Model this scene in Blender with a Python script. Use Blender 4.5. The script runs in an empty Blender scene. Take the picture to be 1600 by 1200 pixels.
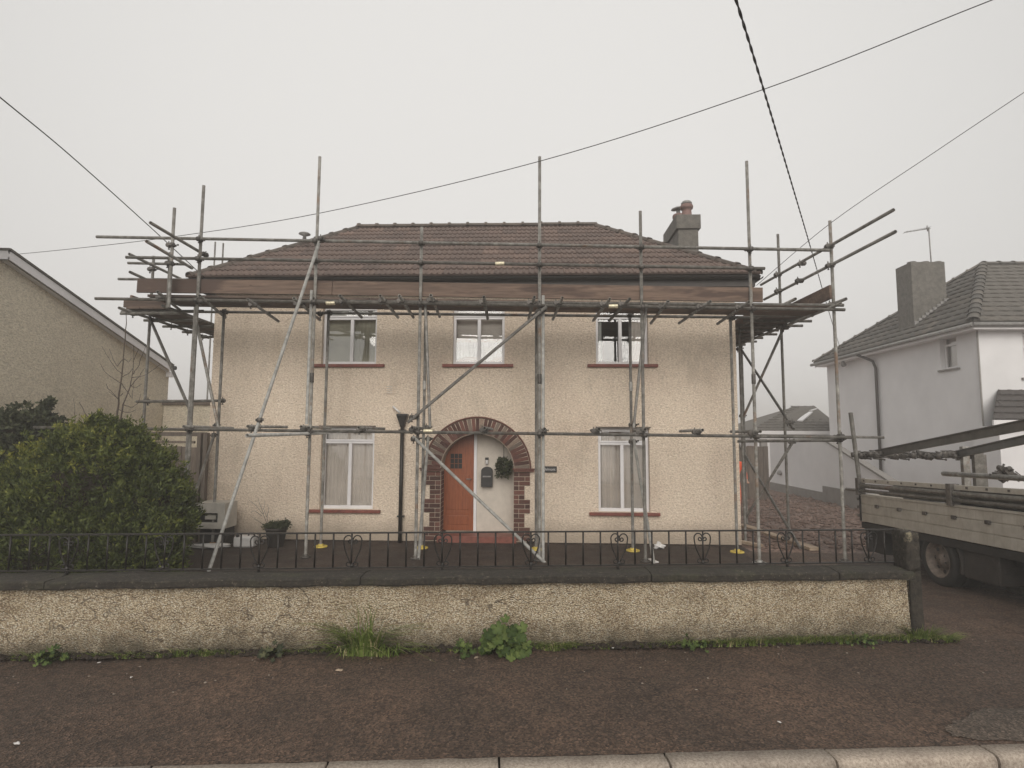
import bpy, bmesh, math, random
import numpy as np
from mathutils import Vector, Matrix
random.seed(7); rng = np.random.default_rng(7)
PI = math.pi
scene = bpy.context.scene
COL = scene.collection

# ---------------------------------------------------------------- camera
FPX, PITCH, YAW, ROLL, EYE = 900.0, math.radians(5.08), math.radians(2.3), 0.005, 1.75
_f = Vector((-math.sin(YAW)*math.cos(PITCH), math.cos(YAW)*math.cos(PITCH), math.sin(PITCH)))
_r = Vector((math.cos(YAW), math.sin(YAW), 0)); _u = _r.cross(_f)
_r, _u = (_r*math.cos(ROLL)+_u*math.sin(ROLL)), (_u*math.cos(ROLL)-_r*math.sin(ROLL))
EYEP = Vector((0, 0, EYE))
cd = bpy.data.cameras.new('camera'); cam = bpy.data.objects.new('camera', cd); COL.objects.link(cam)
m3 = Matrix((_r, _u, -_f)).transposed()
cam.matrix_world = Matrix.Translation(EYEP) @ m3.to_4x4()
cd.sensor_width = 36.0; cd.lens = FPX/1600*36; cd.clip_start = 0.05; cd.clip_end = 2000
scene.camera = cam

# ---------------------------------------------------------------- sky, sun, exposure
world = bpy.data.worlds.new('World'); scene.world = world; world.use_nodes = True
wn, wl = world.node_tree.nodes, world.node_tree.links
wn.clear()
wo = wn.new('ShaderNodeOutputWorld'); bg = wn.new('ShaderNodeBackground'); wl.new(bg.outputs[0], wo.inputs[0])
SUN_EL, SUN_AZ = math.radians(27), math.radians(178)      # azimuth clockwise from +Y; light comes from behind the camera
sky = wn.new('ShaderNodeTexSky'); sky.sky_type = 'NISHITA'; sky.sun_disc = False
sky.sun_elevation = SUN_EL; sky.sun_rotation = SUN_AZ; sky.dust_density = 6; sky.air_density = 1.0
hs = wn.new('ShaderNodeHueSaturation'); hs.inputs['Saturation'].default_value = 0.1
wl.new(sky.outputs[0], hs.inputs['Color'])
geo = wn.new('ShaderNodeTexCoord')
dt = wn.new('ShaderNodeVectorMath'); dt.operation = 'DOT_PRODUCT'
gd = Vector((-0.08, 1.0, 0.42)).normalized(); dt.inputs[1].default_value = gd
wl.new(geo.outputs['Generated'], dt.inputs[0])
mr = wn.new('ShaderNodeMapRange'); mr.interpolation_type = 'SMOOTHSTEP'
mr.inputs['From Min'].default_value = 0.55; mr.inputs['From Max'].default_value = 1.0
wl.new(dt.outputs['Value'], mr.inputs['Value'])
fog = wn.new('ShaderNodeMix'); fog.data_type = 'RGBA'
fog.inputs['A'].default_value = (4.15, 4.1, 4.0, 1); fog.inputs['B'].default_value = (5.35, 5.24, 5.08, 1)
wl.new(mr.outputs[0], fog.inputs['Factor'])
mx = wn.new('ShaderNodeMix'); mx.data_type = 'RGBA'; mx.inputs['Factor'].default_value = 0.93
wl.new(hs.outputs[0], mx.inputs['A']); wl.new(fog.outputs['Result'], mx.inputs['B'])
wl.new(mx.outputs['Result'], bg.inputs['Color']); bg.inputs['Strength'].default_value = 0.1
sd = bpy.data.lights.new('sun', 'SUN'); sd.energy = 1.5; sd.angle = math.radians(50); sd.color = (1, 0.95, 0.88)
so = bpy.data.objects.new('sun', sd); COL.objects.link(so)
sdir = Vector((math.sin(SUN_AZ)*math.cos(SUN_EL), math.cos(SUN_AZ)*math.cos(SUN_EL), math.sin(SUN_EL)))
so.rotation_euler = sdir.to_track_quat('Z', 'Y').to_euler(); so.location = sdir*30
vs = scene.view_settings; vs.view_transform = 'Standard'; vs.look = 'None'; vs.exposure = 0.68; vs.gamma = 1; vs.use_curve_mapping = False
scene.cycles.max_bounces = 6; scene.cycles.volume_bounces = 1; scene.cycles.transparent_max_bounces = 12
scene.cycles.use_denoising = True

# ---------------------------------------------------------------- places from sight lines
def ray(px, py): return _f*FPX + _r*(px-800) + _u*(600-py)
def atY(px, py, Y): d = ray(px, py); return EYEP + d*(Y/d.y)
def atX(px, py, X): d = ray(px, py); return EYEP + d*(X/d.x)
def atZ(px, py, Z): d = ray(px, py); return EYEP + d*((Z-EYE)/d.z)
GZ = -0.1                                     # level of garden and drive

# ---------------------------------------------------------------- mesh helpers
class MB:
    def __init__(s): s.v = []; s.f = []; s.sm = []; s.mi = []; s.cur = 0
    def face(s, idx, smooth=False): s.f.append(idx); s.sm.append(smooth); s.mi.append(s.cur)
    def quad(s, a, b, c, d): n = len(s.v); s.v += [tuple(a), tuple(b), tuple(c), tuple(d)]; s.face((n, n+1, n+2, n+3)); return s
    def poly(s, pts): n = len(s.v); s.v += [tuple(p) for p in pts]; s.face(tuple(range(n, n+len(pts)))); return s
    def box(s, x0, x1, y0, y1, z0, z1, M=None):
        n = len(s.v); P = [(x, y, z) for z in (z0, z1) for y in (y0, y1) for x in (x0, x1)]
        if M is not None: P = [tuple(M @ Vector(p)) for p in P]
        s.v += P
        for q in ((0,2,3,1),(4,5,7,6),(0,1,5,4),(2,6,7,3),(0,4,6,2),(1,3,7,5)): s.face(tuple(n+i for i in q))
        return s
    def bar(s, a, b, w, h, up=(0,0,1)):
        a, b = Vector(a), Vector(b); d = (b-a); L = d.length; d.normalize(); up = Vector(up)
        x = d.cross(up)
        if x.length < 1e-4: x = d.cross(Vector((1,0,0)))
        x.normalize(); z = x.cross(d); M = Matrix((x, d, z)).transposed().to_4x4(); M.translation = a
        return s.box(-w/2, w/2, 0, L, -h/2, h/2, M)
    def ring(s, c, x, y, r, n, r2=None):
        i0 = len(s.v)
        for k in range(n):
            t = 2*PI*k/n; s.v.append(tuple(c + x*(r*math.cos(t)) + y*((r2 or r)*math.sin(t))))
        return i0
    def tube(s, pts, r, n=8, caps=True, r1=None, hollow=False):
        pts = [Vector(p) for p in pts]; N = len(pts); prev = None; rings = []
        t0 = (pts[1]-pts[0]).normalized(); x = t0.cross(Vector((0,0,1)))
        if x.length < 1e-3: x = t0.cross(Vector((0,1,0)))
        x.normalize()
        for i, p in enumerate(pts):
            t = (pts[min(i+1,N-1)]-pts[max(i-1,0)]).normalized()
            x = (x - t*x.dot(t)).normalized(); y = t.cross(x)
            rr = r if r1 is None else r+(r1-r)*i/(N-1)
            rings.append(s.ring(p, x, y, rr, n))
        for a, b in zip(rings, rings[1:]):
            for k in range(n): s.face((a+k, a+(k+1)%n, b+(k+1)%n, b+k), True)
        if caps:
            if hollow:
                for (e, sg) in ((0, 1), (-1, -1)):
                    t = (pts[1]-pts[0] if e == 0 else pts[-1]-pts[-2]).normalized(); a = rings[e]
                    c = pts[e]
                    i0 = len(s.v)
                    for k in range(n):
                        p = Vector(s.v[a+k]); s.v.append(tuple(c+(p-c)*0.84))
                    i1 = len(s.v)
                    for k in range(n): s.v.append(tuple(Vector(s.v[i0+k]) + t*(sg*0.12)))
                    for k in range(n):
                        s.face((a+k, i0+k, i0+(k+1)%n, a+(k+1)%n)); s.face((i0+k, i1+k, i1+(k+1)%n, i0+(k+1)%n), True)
                    s.face(tuple(i1+k for k in range(n)))
            else:
                s.face(tuple(rings[0]+k for k in range(n))[::-1]); s.face(tuple(rings[-1]+k for k in range(n)))
        return s
    def lathe(s, c, prof, n=16, ax=(0,0,1), caps=True):
        c = Vector(c); az = Vector(ax).normalized(); x = az.orthogonal().normalized(); y = az.cross(x)
        rs = [s.ring(c+az*h, x, y, r, n) for r, h in prof]
        for a, b in zip(rs, rs[1:]):
            for k in range(n): s.face((a+k, a+(k+1)%n, b+(k+1)%n, b+k), True)
        if caps: s.face(tuple(rs[0]+k for k in range(n))[::-1]); s.face(tuple(rs[-1]+k for k in range(n)))
        return s
    def mesh(s, name, mats):
        me = bpy.data.meshes.new(name); me.from_pydata(s.v, [], s.f)
        for m in (mats if isinstance(mats, (list, tuple)) else [mats]): me.materials.append(m)
        me.polygons.foreach_set('use_smooth', s.sm); me.polygons.foreach_set('material_index', s.mi); me.update(); return me
    def build(s, name, mats, parent=None, bevel=0, **kw): return obj(name, s.mesh(name, mats), parent, bevel, **kw)
def obj(name, me, parent=None, bevel=0, loc=None, rot=None, kind=None, label=None, cat=None, group=None):
    o = bpy.data.objects.new(name, me); COL.objects.link(o)
    if parent is not None:
        o.parent = parent
        w = parent.get('_w')
        if w is not None: o.matrix_parent_inverse = Matrix.Translation(Vector(w)).inverted()
    if loc is not None: o.location = loc
    if rot is not None: o.rotation_euler = rot
    if bevel:
        b = o.modifiers.new('bevel', 'BEVEL'); b.width = bevel; b.segments = 2; b.limit_method = 'ANGLE'
    if kind: o['kind'] = kind
    if label: o['label'] = label
    if cat: o['category'] = cat
    if group: o['group'] = group
    return o
def thing(name, label, cat, loc=(0,0,0), group=None, rot=None):
    """Empty at the thing's base; children are built in world coordinates."""
    o = bpy.data.objects.new(name, None); COL.objects.link(o); o.location = loc; o['_w'] = tuple(loc)
    o.empty_display_size = 0.1
    o['label'] = label; o['category'] = cat
    if group: o['group'] = group
    return o
def tag(o, label, cat, group=None):
    o['label'] = label; o['category'] = cat
    if group: o['group'] = group
    return o
def np_mesh(name, V, F, mat, attr=None, smooth=False):
    me = bpy.data.meshes.new(name); V = np.asarray(V, dtype=np.float32); F = np.asarray(F, dtype=np.int32)
    k = F.shape[1]; me.vertices.add(len(V)); me.vertices.foreach_set('co', V.ravel())
    me.loops.add(F.size); me.loops.foreach_set('vertex_index', F.ravel())
    me.polygons.add(len(F)); me.polygons.foreach_set('loop_start', np.arange(0, F.size, k, dtype=np.int32))
    me.polygons.foreach_set('use_smooth', np.full(len(F), smooth))
    me.materials.append(mat); me.update(calc_edges=True)
    if attr is not None:
        a = me.attributes.new('tint', 'FLOAT', 'POINT'); a.data.foreach_set('value', np.asarray(attr, dtype=np.float32))
    return me

# ---------------------------------------------------------------- materials
class NT:
    def __init__(s, name):
        s.m = bpy.data.materials.new(name); s.m.use_nodes = True; s.n = s.m.node_tree.nodes; s.l = s.m.node_tree.links
        s.b = s.n['Principled BSDF']; s.tc = s.n.new('ShaderNodeTexCoord'); s.src = s.tc.outputs['Object']
    def map(s, scale=(1,1,1)):
        mp = s.n.new('ShaderNodeMapping'); mp.inputs['Scale'].default_value = scale; s.l.new(s.src, mp.inputs[0]); return mp.outputs[0]
    def noise(s, sc, detail=4, rough=.55, vec=None, dist=0):
        t = s.n.new('ShaderNodeTexNoise'); t.inputs['Scale'].default_value = sc; t.inputs['Detail'].default_value = detail
        t.inputs['Roughness'].default_value = rough; t.inputs['Distortion'].default_value = dist
        s.l.new(vec or s.src, t.inputs['Vector']); return t.outputs['Fac']
    def vor(s, sc, feature='F1', out='Distance', vec=None, rnd=1):
        t = s.n.new('ShaderNodeTexVoronoi'); t.feature = feature; t.inputs['Scale'].default_value = sc
        t.inputs['Randomness'].default_value = rnd
        s.l.new(vec or s.src, t.inputs['Vector']); return t.outputs[out]
    def ramp(s, fac, stops):
        r = s.n.new('ShaderNodeValToRGB'); e = r.color_ramp.elements
        while len(e) < len(stops): e.new(0.5)
        for q, (p, c) in zip(e, stops): q.position = p; q.color = (*c, 1) if len(c) == 3 else c
        s.l.new(fac, r.inputs[0]); return r.outputs[0]
    def mix(s, fac, a, b, mode='MIX'):
        x = s.n.new('ShaderNodeMix'); x.data_type = 'RGBA'; x.blend_type = mode
        for k, v in (('Factor', fac), ('A', a), ('B', b)):
            if hasattr(v, 'is_linked') or hasattr(v, 'node'): s.l.new(v, x.inputs[k])
            else: x.inputs[k].default_value = v if k == 'Factor' else (*v, 1)
        return x.outputs['Result']
    def math(s, op, a, b=0.0, clamp=False):
        x = s.n.new('ShaderNodeMath'); x.operation = op; x.use_clamp = clamp
        for i, v in enumerate((a, b)):
            if hasattr(v, 'node'): s.l.new(v, x.inputs[i])
            else: x.inputs[i].default_value = v
        return x.outputs[0]
    def step(s, v, lo, hi):
        x = s.n.new('ShaderNodeMapRange'); x.inputs['From Min'].default_value = lo; x.inputs['From Max'].default_value = hi
        s.l.new(v, x.inputs['Value']); return x.outputs[0]
    def sep(s, i):
        x = s.n.new('ShaderNodeSeparateXYZ'); s.l.new(s.src, x.inputs[0]); return x.outputs[i]
    def rand(s):
        x = s.n.new('ShaderNodeObjectInfo'); return x.outputs['Random']
    def attr(s, name):
        x = s.n.new('ShaderNodeAttribute'); x.attribute_name = name; return x.outputs['Fac']
    def col(s, v):
        if hasattr(v, 'node'): s.l.new(v, s.b.inputs['Base Color'])
        else: s.b.inputs['Base Color'].default_value = (*v, 1)
        return s
    def rough(s, v):
        if hasattr(v, 'node'): s.l.new(v, s.b.inputs['Roughness'])
        else: s.b.inputs['Roughness'].default_value = v
        return s
    def metal(s, v): s.b.inputs['Metallic'].default_value = v; return s
    def bump(s, h, dist=.01, strength=1.0):
        x = s.n.new('ShaderNodeBump'); x.inputs['Distance'].default_value = dist; x.inputs['Strength'].default_value = strength
        s.l.new(h, x.inputs['Height']); s.l.new(x.outputs[0], s.b.inputs['Normal']); return s
def c(h): return tuple(((v/255)/12.92 if v/255 <= .04045 else ((v/255+.055)/1.055)**2.4) for v in h)
def simple(name, col, rough=.6, metal=0, var=.25, sc=6, bump=0, bsc=60, rnd=0.0):
    t = NT(name); n = t.noise(sc, 5, .6)
    dk = tuple(x*(1-var) for x in col); lt = tuple(min(1, x*(1+var)) for x in col)
    o = t.ramp(n, [(.3, dk), (.7, lt)])
    if rnd:
        o = t.mix(1.0, o, t.ramp(t.rand(), [(0, (1-rnd,)*3), (1, (1+rnd,)*3)]), 'MULTIPLY')
    t.col(o).rough(rough).metal(metal)
    if bump: t.bump(t.noise(bsc, 3), bump)
    return t.m

# cream roughcast
def roughcast(name, base, pale, dirt, sc=34, dist=.012, dirt_z=None):
    t = NT(name); st = t.map((1, 1, 1.5))
    a = t.noise(sc, 4, .62, st, .35); b = t.noise(sc*2.6, 3, .6)
    h = t.math('ADD', t.math('MULTIPLY', a, .75), t.math('MULTIPLY', b, .25))
    tex = t.ramp(h, [(.36, tuple(x*.74 for x in base)), (.5, base), (.64, pale)])
    big = t.noise(.45, 5, .6)
    o = t.mix(t.step(big, .5, .75), tex, t.mix(1.0, tex, (.84, .80, .80), 'MULTIPLY'))
    blot = t.noise(1.6, 6, .7, t.map((1, 1, .55)))
    o = t.mix(t.math('MULTIPLY', t.step(blot, .56, .8), .55), o, dirt)
    run = t.math('MULTIPLY', t.step(t.noise(3.4, 5, .65, t.map((1, 1, .13))), .5, .72), t.step(t.noise(.7, 3), .42, .62))
    o = t.mix(t.math('MULTIPLY', run, .55), o, t.mix(1.0, o, (.80,.78,.73), 'MULTIPLY'))
    if dirt_z is not None:
        z = t.sep(2); k = t.math('ADD', z, t.math('MULTIPLY', t.noise(3.2, 5, .7), -.35))
        o = t.mix(t.math('MULTIPLY', t.step(k, dirt_z+.12, dirt_z-.2), .75), o, dirt)
    t.col(o).rough(.93).bump(h, dist*1.6, 1.0); return t.m
M = {}
M['roughcast'] = roughcast('cream_roughcast', (.77,.635,.50), (.94,.825,.685), (.38,.31,.24), 29, .026, .05)
M['roughcast_left'] = roughcast('grey_cream_roughcast', (.68,.60,.47), (.84,.76,.61), (.42,.38,.30), 26, .024)
M['white_render'] = simple('white_render', (.68,.67,.67), .9, 0, .07, .9, .002, 40)
def pebbledash():
    t = NT('pebbledash'); st = t.map((1, 1, 1.35))
    d = t.vor(82, vec=st); cc = t.vor(82, out='Color', vec=st); fine = t.noise(70, 4, .7)
    bw = t.n.new('ShaderNodeRGBToBW'); t.l.new(cc, bw.inputs[0])
    stone = t.ramp(bw.outputs[0], [(.05, (.34,.25,.15)), (.3, (.60,.47,.31)), (.6, (.78,.66,.47)), (.9, (.93,.85,.70))])
    o = t.mix(t.math('MULTIPLY', t.step(d, .42, .75), .8), stone, (.21,.15,.09))
    o = t.mix(t.step(t.noise(2.2, 6, .7, t.map((1, 1, 1.6))), .47, .72), o, t.mix(1.0, o, (.58,.54,.50), 'MULTIPLY'))
    z = t.sep(2); low = t.math('ADD', z, t.math('MULTIPLY', t.noise(5, 6, .75), -.42))
    o = t.mix(t.math('MULTIPLY', t.step(low, .02, -.2), .85), o, (.07,.058,.035))          # green-brown damp at the foot
    streak = t.noise(9, 4, .6, t.map((1, 1, .12)))
    o = t.mix(t.math('MULTIPLY', t.math('MULTIPLY', t.step(streak, .55, .72), t.step(z, .1, .55)), .45), o, (.16,.12,.075))
    # wandering hairline cracks
    w = t.n.new('ShaderNodeTexVoronoi'); w.feature = 'DISTANCE_TO_EDGE'; w.inputs['Scale'].default_value = 1.15
    wv = t.n.new('ShaderNodeVectorMath'); wv.operation = 'ADD'; nz = t.n.new('ShaderNodeTexNoise'); nz.inputs['Scale'].default_value = 4
    t.l.new(t.src, nz.inputs['Vector']); sc = t.n.new('ShaderNodeVectorMath'); sc.operation = 'SCALE'; sc.inputs['Scale'].default_value = .5
    t.l.new(nz.outputs['Color'], sc.inputs[0]); t.l.new(t.map((.45, 1, 1.7)), wv.inputs[0]); t.l.new(sc.outputs[0], wv.inputs[1]); t.l.new(wv.outputs[0], w.inputs['Vector'])
    o = t.mix(t.math('MULTIPLY', t.step(w.outputs['Distance'], .008, .0), .8), o, (.09,.065,.045))
    t.col(o).rough(.9)
    t.bump(t.math('ADD', t.math('SUBTRACT', 1.0, d), t.math('MULTIPLY', fine, .5)), .022, 1.0); return t.m
M['pebbledash'] = pebbledash()
def asphalt(name, dark, light, sc=90, cracks=False):
    t = NT(name); cc = t.vor(sc, out='Color'); bw = t.n.new('ShaderNodeRGBToBW'); t.l.new(cc, bw.inputs[0])
    agg = t.ramp(bw.outputs[0], [(.15, dark), (.6, light), (.9, tuple(x*1.7 for x in light)), (1.0, tuple(x*2.6 for x in light))])
    mid = t.noise(14, 6, .75)
    o = t.mix(t.step(mid, .38, .62), t.mix(1.0, agg, (.72,.70,.68), 'MULTIPLY'), agg)
    big = t.noise(.8, 7, .7, dist=.6); o = t.mix(t.math('MULTIPLY', t.step(big, .44, .66), .7), o, t.mix(1.0, agg, (1.6,1.5,1.42), 'MULTIPLY')); bg2 = t.noise(2.3, 6, .75, t.map((1, 1.4, 1)), 1.0); o = t.mix(t.math('MULTIPLY', t.step(bg2, .53, .68), .55), o, t.mix(1.0, agg, (.55,.53,.52), 'MULTIPLY'))
    pits = t.noise(26, 5, .8); o = t.mix(t.math('MULTIPLY', t.step(pits, .62, .72), .7), o, tuple(x*.35 for x in dark))
    if cracks:
        w = t.n.new('ShaderNodeTexVoronoi'); w.feature = 'DISTANCE_TO_EDGE'; w.inputs['Scale'].default_value = .85
        nz = t.n.new('ShaderNodeTexNoise'); nz.inputs['Scale'].default_value = 5; nz.inputs['Detail'].default_value = 6; t.l.new(t.src, nz.inputs['Vector'])
        s_ = t.n.new('ShaderNodeVectorMath'); s_.operation = 'SCALE'; s_.inputs['Scale'].default_value = .35; t.l.new(nz.outputs['Color'], s_.inputs[0])
        a_ = t.n.new('ShaderNodeVectorMath'); a_.operation = 'ADD'; t.l.new(t.src, a_.inputs[0]); t.l.new(s_.outputs[0], a_.inputs[1]); t.l.new(a_.outputs[0], w.inputs['Vector'])
        ck = t.math('MULTIPLY', t.step(w.outputs['Distance'], .007, .0), t.step(t.noise(1.3, 3), .50, .58)); o = t.mix(t.math('MULTIPLY', ck, .85), o, tuple(x*.3 for x in dark))
    t.col(o).rough(t.ramp(t.noise(3, 4), [(.3, (.62,)*3), (.7, (.9,)*3)]))
    t.bump(t.math('ADD', t.math('MULTIPLY', mid, .8), t.math('ADD', t.vor(sc), t.math('MULTIPLY', pits, -.6))), .012, 1.0); return t.m
M['pavement'] = asphalt('brown_asphalt', (.030,.0190,.0125), (.092,.060,.042), 80, True)
M['garden'] = asphalt('dark_tarmac', (.017,.0105,.0075), (.044,.029,.021), 60)
M['patch'] = asphalt('grey_patch_asphalt', (.036,.028,.021), (.105,.082,.064))
M['road'] = asphalt('road_asphalt', (.022,.016,.014), (.055,.042,.037))
def kerb_mat():
    t = NT('kerb_concrete'); n = t.noise(60, 5, .75); b = t.noise(3.5, 6, .7); sp = t.vor(150, out='Distance')
    o = t.ramp(n, [(.3, (.19,.15,.12)), (.52, (.40,.34,.28)), (.72, (.56,.49,.41))])
    o = t.mix(t.math('MULTIPLY', t.step(b, .5, .7), .6), o, (.16,.12,.095))
    o = t.mix(t.step(sp, .16, .1), o, (.10,.085,.07))
    o = t.mix(1.0, o, t.ramp(t.rand(), [(0, (.82,.82,.82)), (1, (1.12,1.1,1.08))]), 'MULTIPLY')
    t.col(o).rough(.9).bump(n, .006); return t.m
M['kerb'] = kerb_mat()
def coping_mat():
    t = NT('mossy_coping'); n = t.noise(30, 6, .75); b = t.noise(2.4, 6, .7)
    o = t.ramp(n, [(.32, (.012,.010,.008)), (.55, (.036,.030,.023)), (.74, (.10,.085,.062))])
    o = t.mix(t.math('MULTIPLY', t.step(b, .52, .7), .6), o, (.060,.062,.030))
    sp = t.noise(75, 3, .6); o = t.mix(t.math('MULTIPLY', t.step(sp, .66, .72), .8), o, (.34,.31,.24))
    lich = t.noise(11, 5, .7); o = t.mix(t.math('MULTIPLY', t.step(lich, .63, .72), .5), o, (.28,.25,.17))
    t.col(o).rough(.88).bump(n, .012); return t.m
M['coping'] = coping_mat()
def pier_mat():
    t = NT('lichened_pier'); n = t.noise(22, 6, .75); z = t.sep(2)
    o = t.ramp(n, [(.35, (.016,.013,.010)), (.65, (.060,.050,.038))])
    l = t.math('ADD', t.noise(9, 6, .75), t.math('MULTIPLY', t.math('SUBTRACT', z, .8), .45))
    o = t.mix(t.step(l, .58, .68), o, (.26,.225,.15))
    t.col(o).rough(.9).bump(n, .02); return t.m
M['pier'] = pier_mat()
def galv():
    t = NT('galvanised_tube'); n = t.noise(9, 5, .7, t.map((1, 1, 1))); f = t.noise(60, 3, .6)
    o = t.ramp(n, [(.3, (.095,.087,.077)), (.5, (.19,.18,.163)), (.7, (.34,.325,.30))])
    o = t.mix(t.math('MULTIPLY', t.step(f, .52, .7), .5), o, (.10,.085,.07))
    rust = t.math('ADD', t.noise(2.1, 5, .7), t.math('MULTIPLY', t.rand(), .12))
    o = t.mix(t.math('MULTIPLY', t.step(rust, .66, .76), .7), o, (.16,.085,.045))
    o = t.mix(1.0, o, t.ramp(t.rand(), [(0, (.72,.70,.67)), (.6, (1,1,1)), (1, (1.35,1.35,1.33))]), 'MULTIPLY')
    t.col(o).rough(.5).metal(.25).bump(f, .0015); return t.m
M['galv'] = galv()
M['pale_galv'] = simple('pale_galvanised_tube', (.38,.37,.345), .5, .3, .35, 14, .001)
M['coupler'] = simple('coupler_steel', (.105,.095,.085), .55, .5, .45, 25, .003, rnd=.35)
M['yellow'] = simple('yellow_plastic', (.58,.44,.09), .55, 0, .3, 12)
M['orange_pad'] = simple('orange_wood_pad', (.42,.22,.07), .6, 0, .3, 12)
M['sleeve'] = simple('bright_sleeve', (.70,.63,.45), .35, .3, .35, 30)  # pale yellow base colour carries the light the sleeves reflect
def board_mat(name, a, b, wet):
    t = NT(name); g = t.noise(5, 6, .65, t.map((.35, 5, 5)), .4); st = t.noise(1.1, 4, .6, t.map((.6, 1, 3)))
    o = t.ramp(g, [(.32, a), (.62, b)]); o = t.mix(t.step(st, .50, .56), o, wet)
    k = t.vor(2.3, vec=t.map((.6, 1, 3))); o = t.mix(t.step(k, .06, .03), o, tuple(x*.3 for x in a))
    o = t.mix(1.0, o, t.ramp(t.rand(), [(0, (.75,.74,.74)), (1, (1.25,1.2,1.15))]), 'MULTIPLY')
    t.col(o).rough(.85).bump(g, .004); return t.m
M['board'] = board_mat('scaffold_board', (.075,.052,.040), (.165,.115,.088), (.068,.045,.036))
M['old_board'] = board_mat('pale_timber', (.22,.17,.12), (.42,.34,.26), (.25,.19,.14))
def fence_mat():
    t = NT('grey_fence_timber'); g = t.noise(6, 6, .7, t.map((6, 6, .5)), .3)
    o = t.ramp(g, [(.3, (.075,.06,.05)), (.7, (.18,.15,.125))])
    o = t.mix(1.0, o, t.ramp(t.rand(), [(0, (.75,)*3), (1, (1.25,1.2,1.15))]), 'MULTIPLY')
    t.col(o).rough(.9).bump(g, .005); return t.m
M['fence'] = fence_mat()
def tile_mat(name, a, b, moss):
    t = NT(name); n = t.noise(18, 6, .75); w = t.n.new('ShaderNodeObjectInfo')
    o = t.ramp(n, [(.3, a), (.7, b)])
    o = t.mix(1.0, o, t.ramp(w.outputs['Random'], [(0, (.82,.83,.84)), (.5, (1,1,1)), (.95, (1.12,1.09,1.06)), (1, (1.4,1.35,1.3))]), 'MULTIPLY')
    o = t.mix(t.math('MULTIPLY', t.step(t.noise(7, 5, .75), .56, .7), .55), o, moss)
    t.col(o).rough(.82).bump(n, .006); return t.m
M['tile'] = tile_mat('brown_concrete_tile', (.090,.063,.053), (.160,.116,.098), (.150,.135,.105))
M['tile_grey'] = tile_mat('grey_concrete_tile', (.075,.068,.060), (.135,.122,.105), (.15,.145,.115))
M['ridge'] = tile_mat('ridge_tile', (.075,.058,.048), (.135,.108,.088), (.12,.118,.085))
M['fascia'] = simple('dark_fascia', (.050,.042,.038), .6, 0, .25, 5, .001)
M['black_iron'] = simple('black_iron', (.020,.017,.015), .45, .2, .45, 30, .002)
M['upvc'] = simple('white_upvc', (.74,.72,.72), .35, 0, .06, 3)
M['sill'] = simple('red_brown_sill', (.185,.052,.036), .6, 0, .3, 14, .003)
def brick_mat(name, a, b):
    t = NT(name); n = t.noise(40, 5, .75)
    o = t.ramp(n, [(.3, a), (.7, b)]); o = t.mix(1.0, o, t.ramp(t.rand(), [(0, (.6,.6,.62)), (.5, (1,1,1)), (1, (1.45,1.35,1.3))]), 'MULTIPLY')
    t.col(o).rough(.85).bump(n, .004); return t.m
M['brick'] = brick_mat('dark_red_brick', (.072,.033,.026), (.140,.062,.047))
M['brick_grey'] = brick_mat('weathered_brick', (.135,.10,.078), (.24,.185,.145))
M['mortar'] = simple('mortar', (.42,.34,.27), .95, 0, .2, 30, .004)
def door_mat():
    t = NT('brown_woodgrain_door'); g = t.noise(7, 6, .7, t.map((7, 7, .5)), .6)
    o = t.ramp(g, [(.3, (.17,.042,.013)), (.55, (.27,.074,.024)), (.75, (.35,.108,.038))]); t.col(o).rough(.4).bump(g, .001); return t.m
M['door'] = door_mat()
M['dark'] = simple('near_black', (.012,.011,.010), .6, 0, .2, 5)
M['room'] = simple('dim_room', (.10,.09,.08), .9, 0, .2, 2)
M['rubber'] = simple('tyre_rubber', (.020,.018,.016), .85, 0, .35, 12, .003, 40)
def glass():
    m = bpy.data.materials.new('window_glass'); m.use_nodes = True; n = m.node_tree.nodes; l = m.node_tree.links; n.clear()
    o = n.new('ShaderNodeOutputMaterial'); mx = n.new('ShaderNodeMixShader'); tr = n.new('ShaderNodeBsdfTransparent'); gl = n.new('ShaderNodeBsdfGlossy')
    tr.inputs[0].default_value = (.94,.95,.94,1); gl.inputs['Roughness'].default_value = .01; fr = n.new('ShaderNodeFresnel'); fr.inputs[0].default_value = 1.6
    a = n.new('ShaderNodeMath'); a.operation = 'ADD'; a.inputs[1].default_value = .16; l.new(fr.outputs[0], a.inputs[0]); l.new(a.outputs[0], mx.inputs[0])
    nz = n.new('ShaderNodeTexNoise'); nz.inputs['Scale'].default_value = 2.2; tc = n.new('ShaderNodeTexCoord'); l.new(tc.outputs['Object'], nz.inputs[0])
    bp = n.new('ShaderNodeBump'); bp.inputs['Distance'].default_value = .0012; l.new(nz.outputs['Fac'], bp.inputs['Height']); l.new(bp.outputs[0], gl.inputs['Normal'])
    l.new(tr.outputs[0], mx.inputs[1]); l.new(gl.outputs[0], mx.inputs[2]); l.new(mx.outputs[0], o.inputs[0]); return m
M['glass'] = glass()
M['net'] = simple('grey_net_curtain', (.84,.76,.70), .95, 0, .08, 3)
M['blind'] = simple('olive_blind', (.52,.49,.39), .95, 0, .15, 2)
M['white_net'] = simple('white_net_curtain', (.80,.80,.78), .95, 0, .12, 4)
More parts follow.
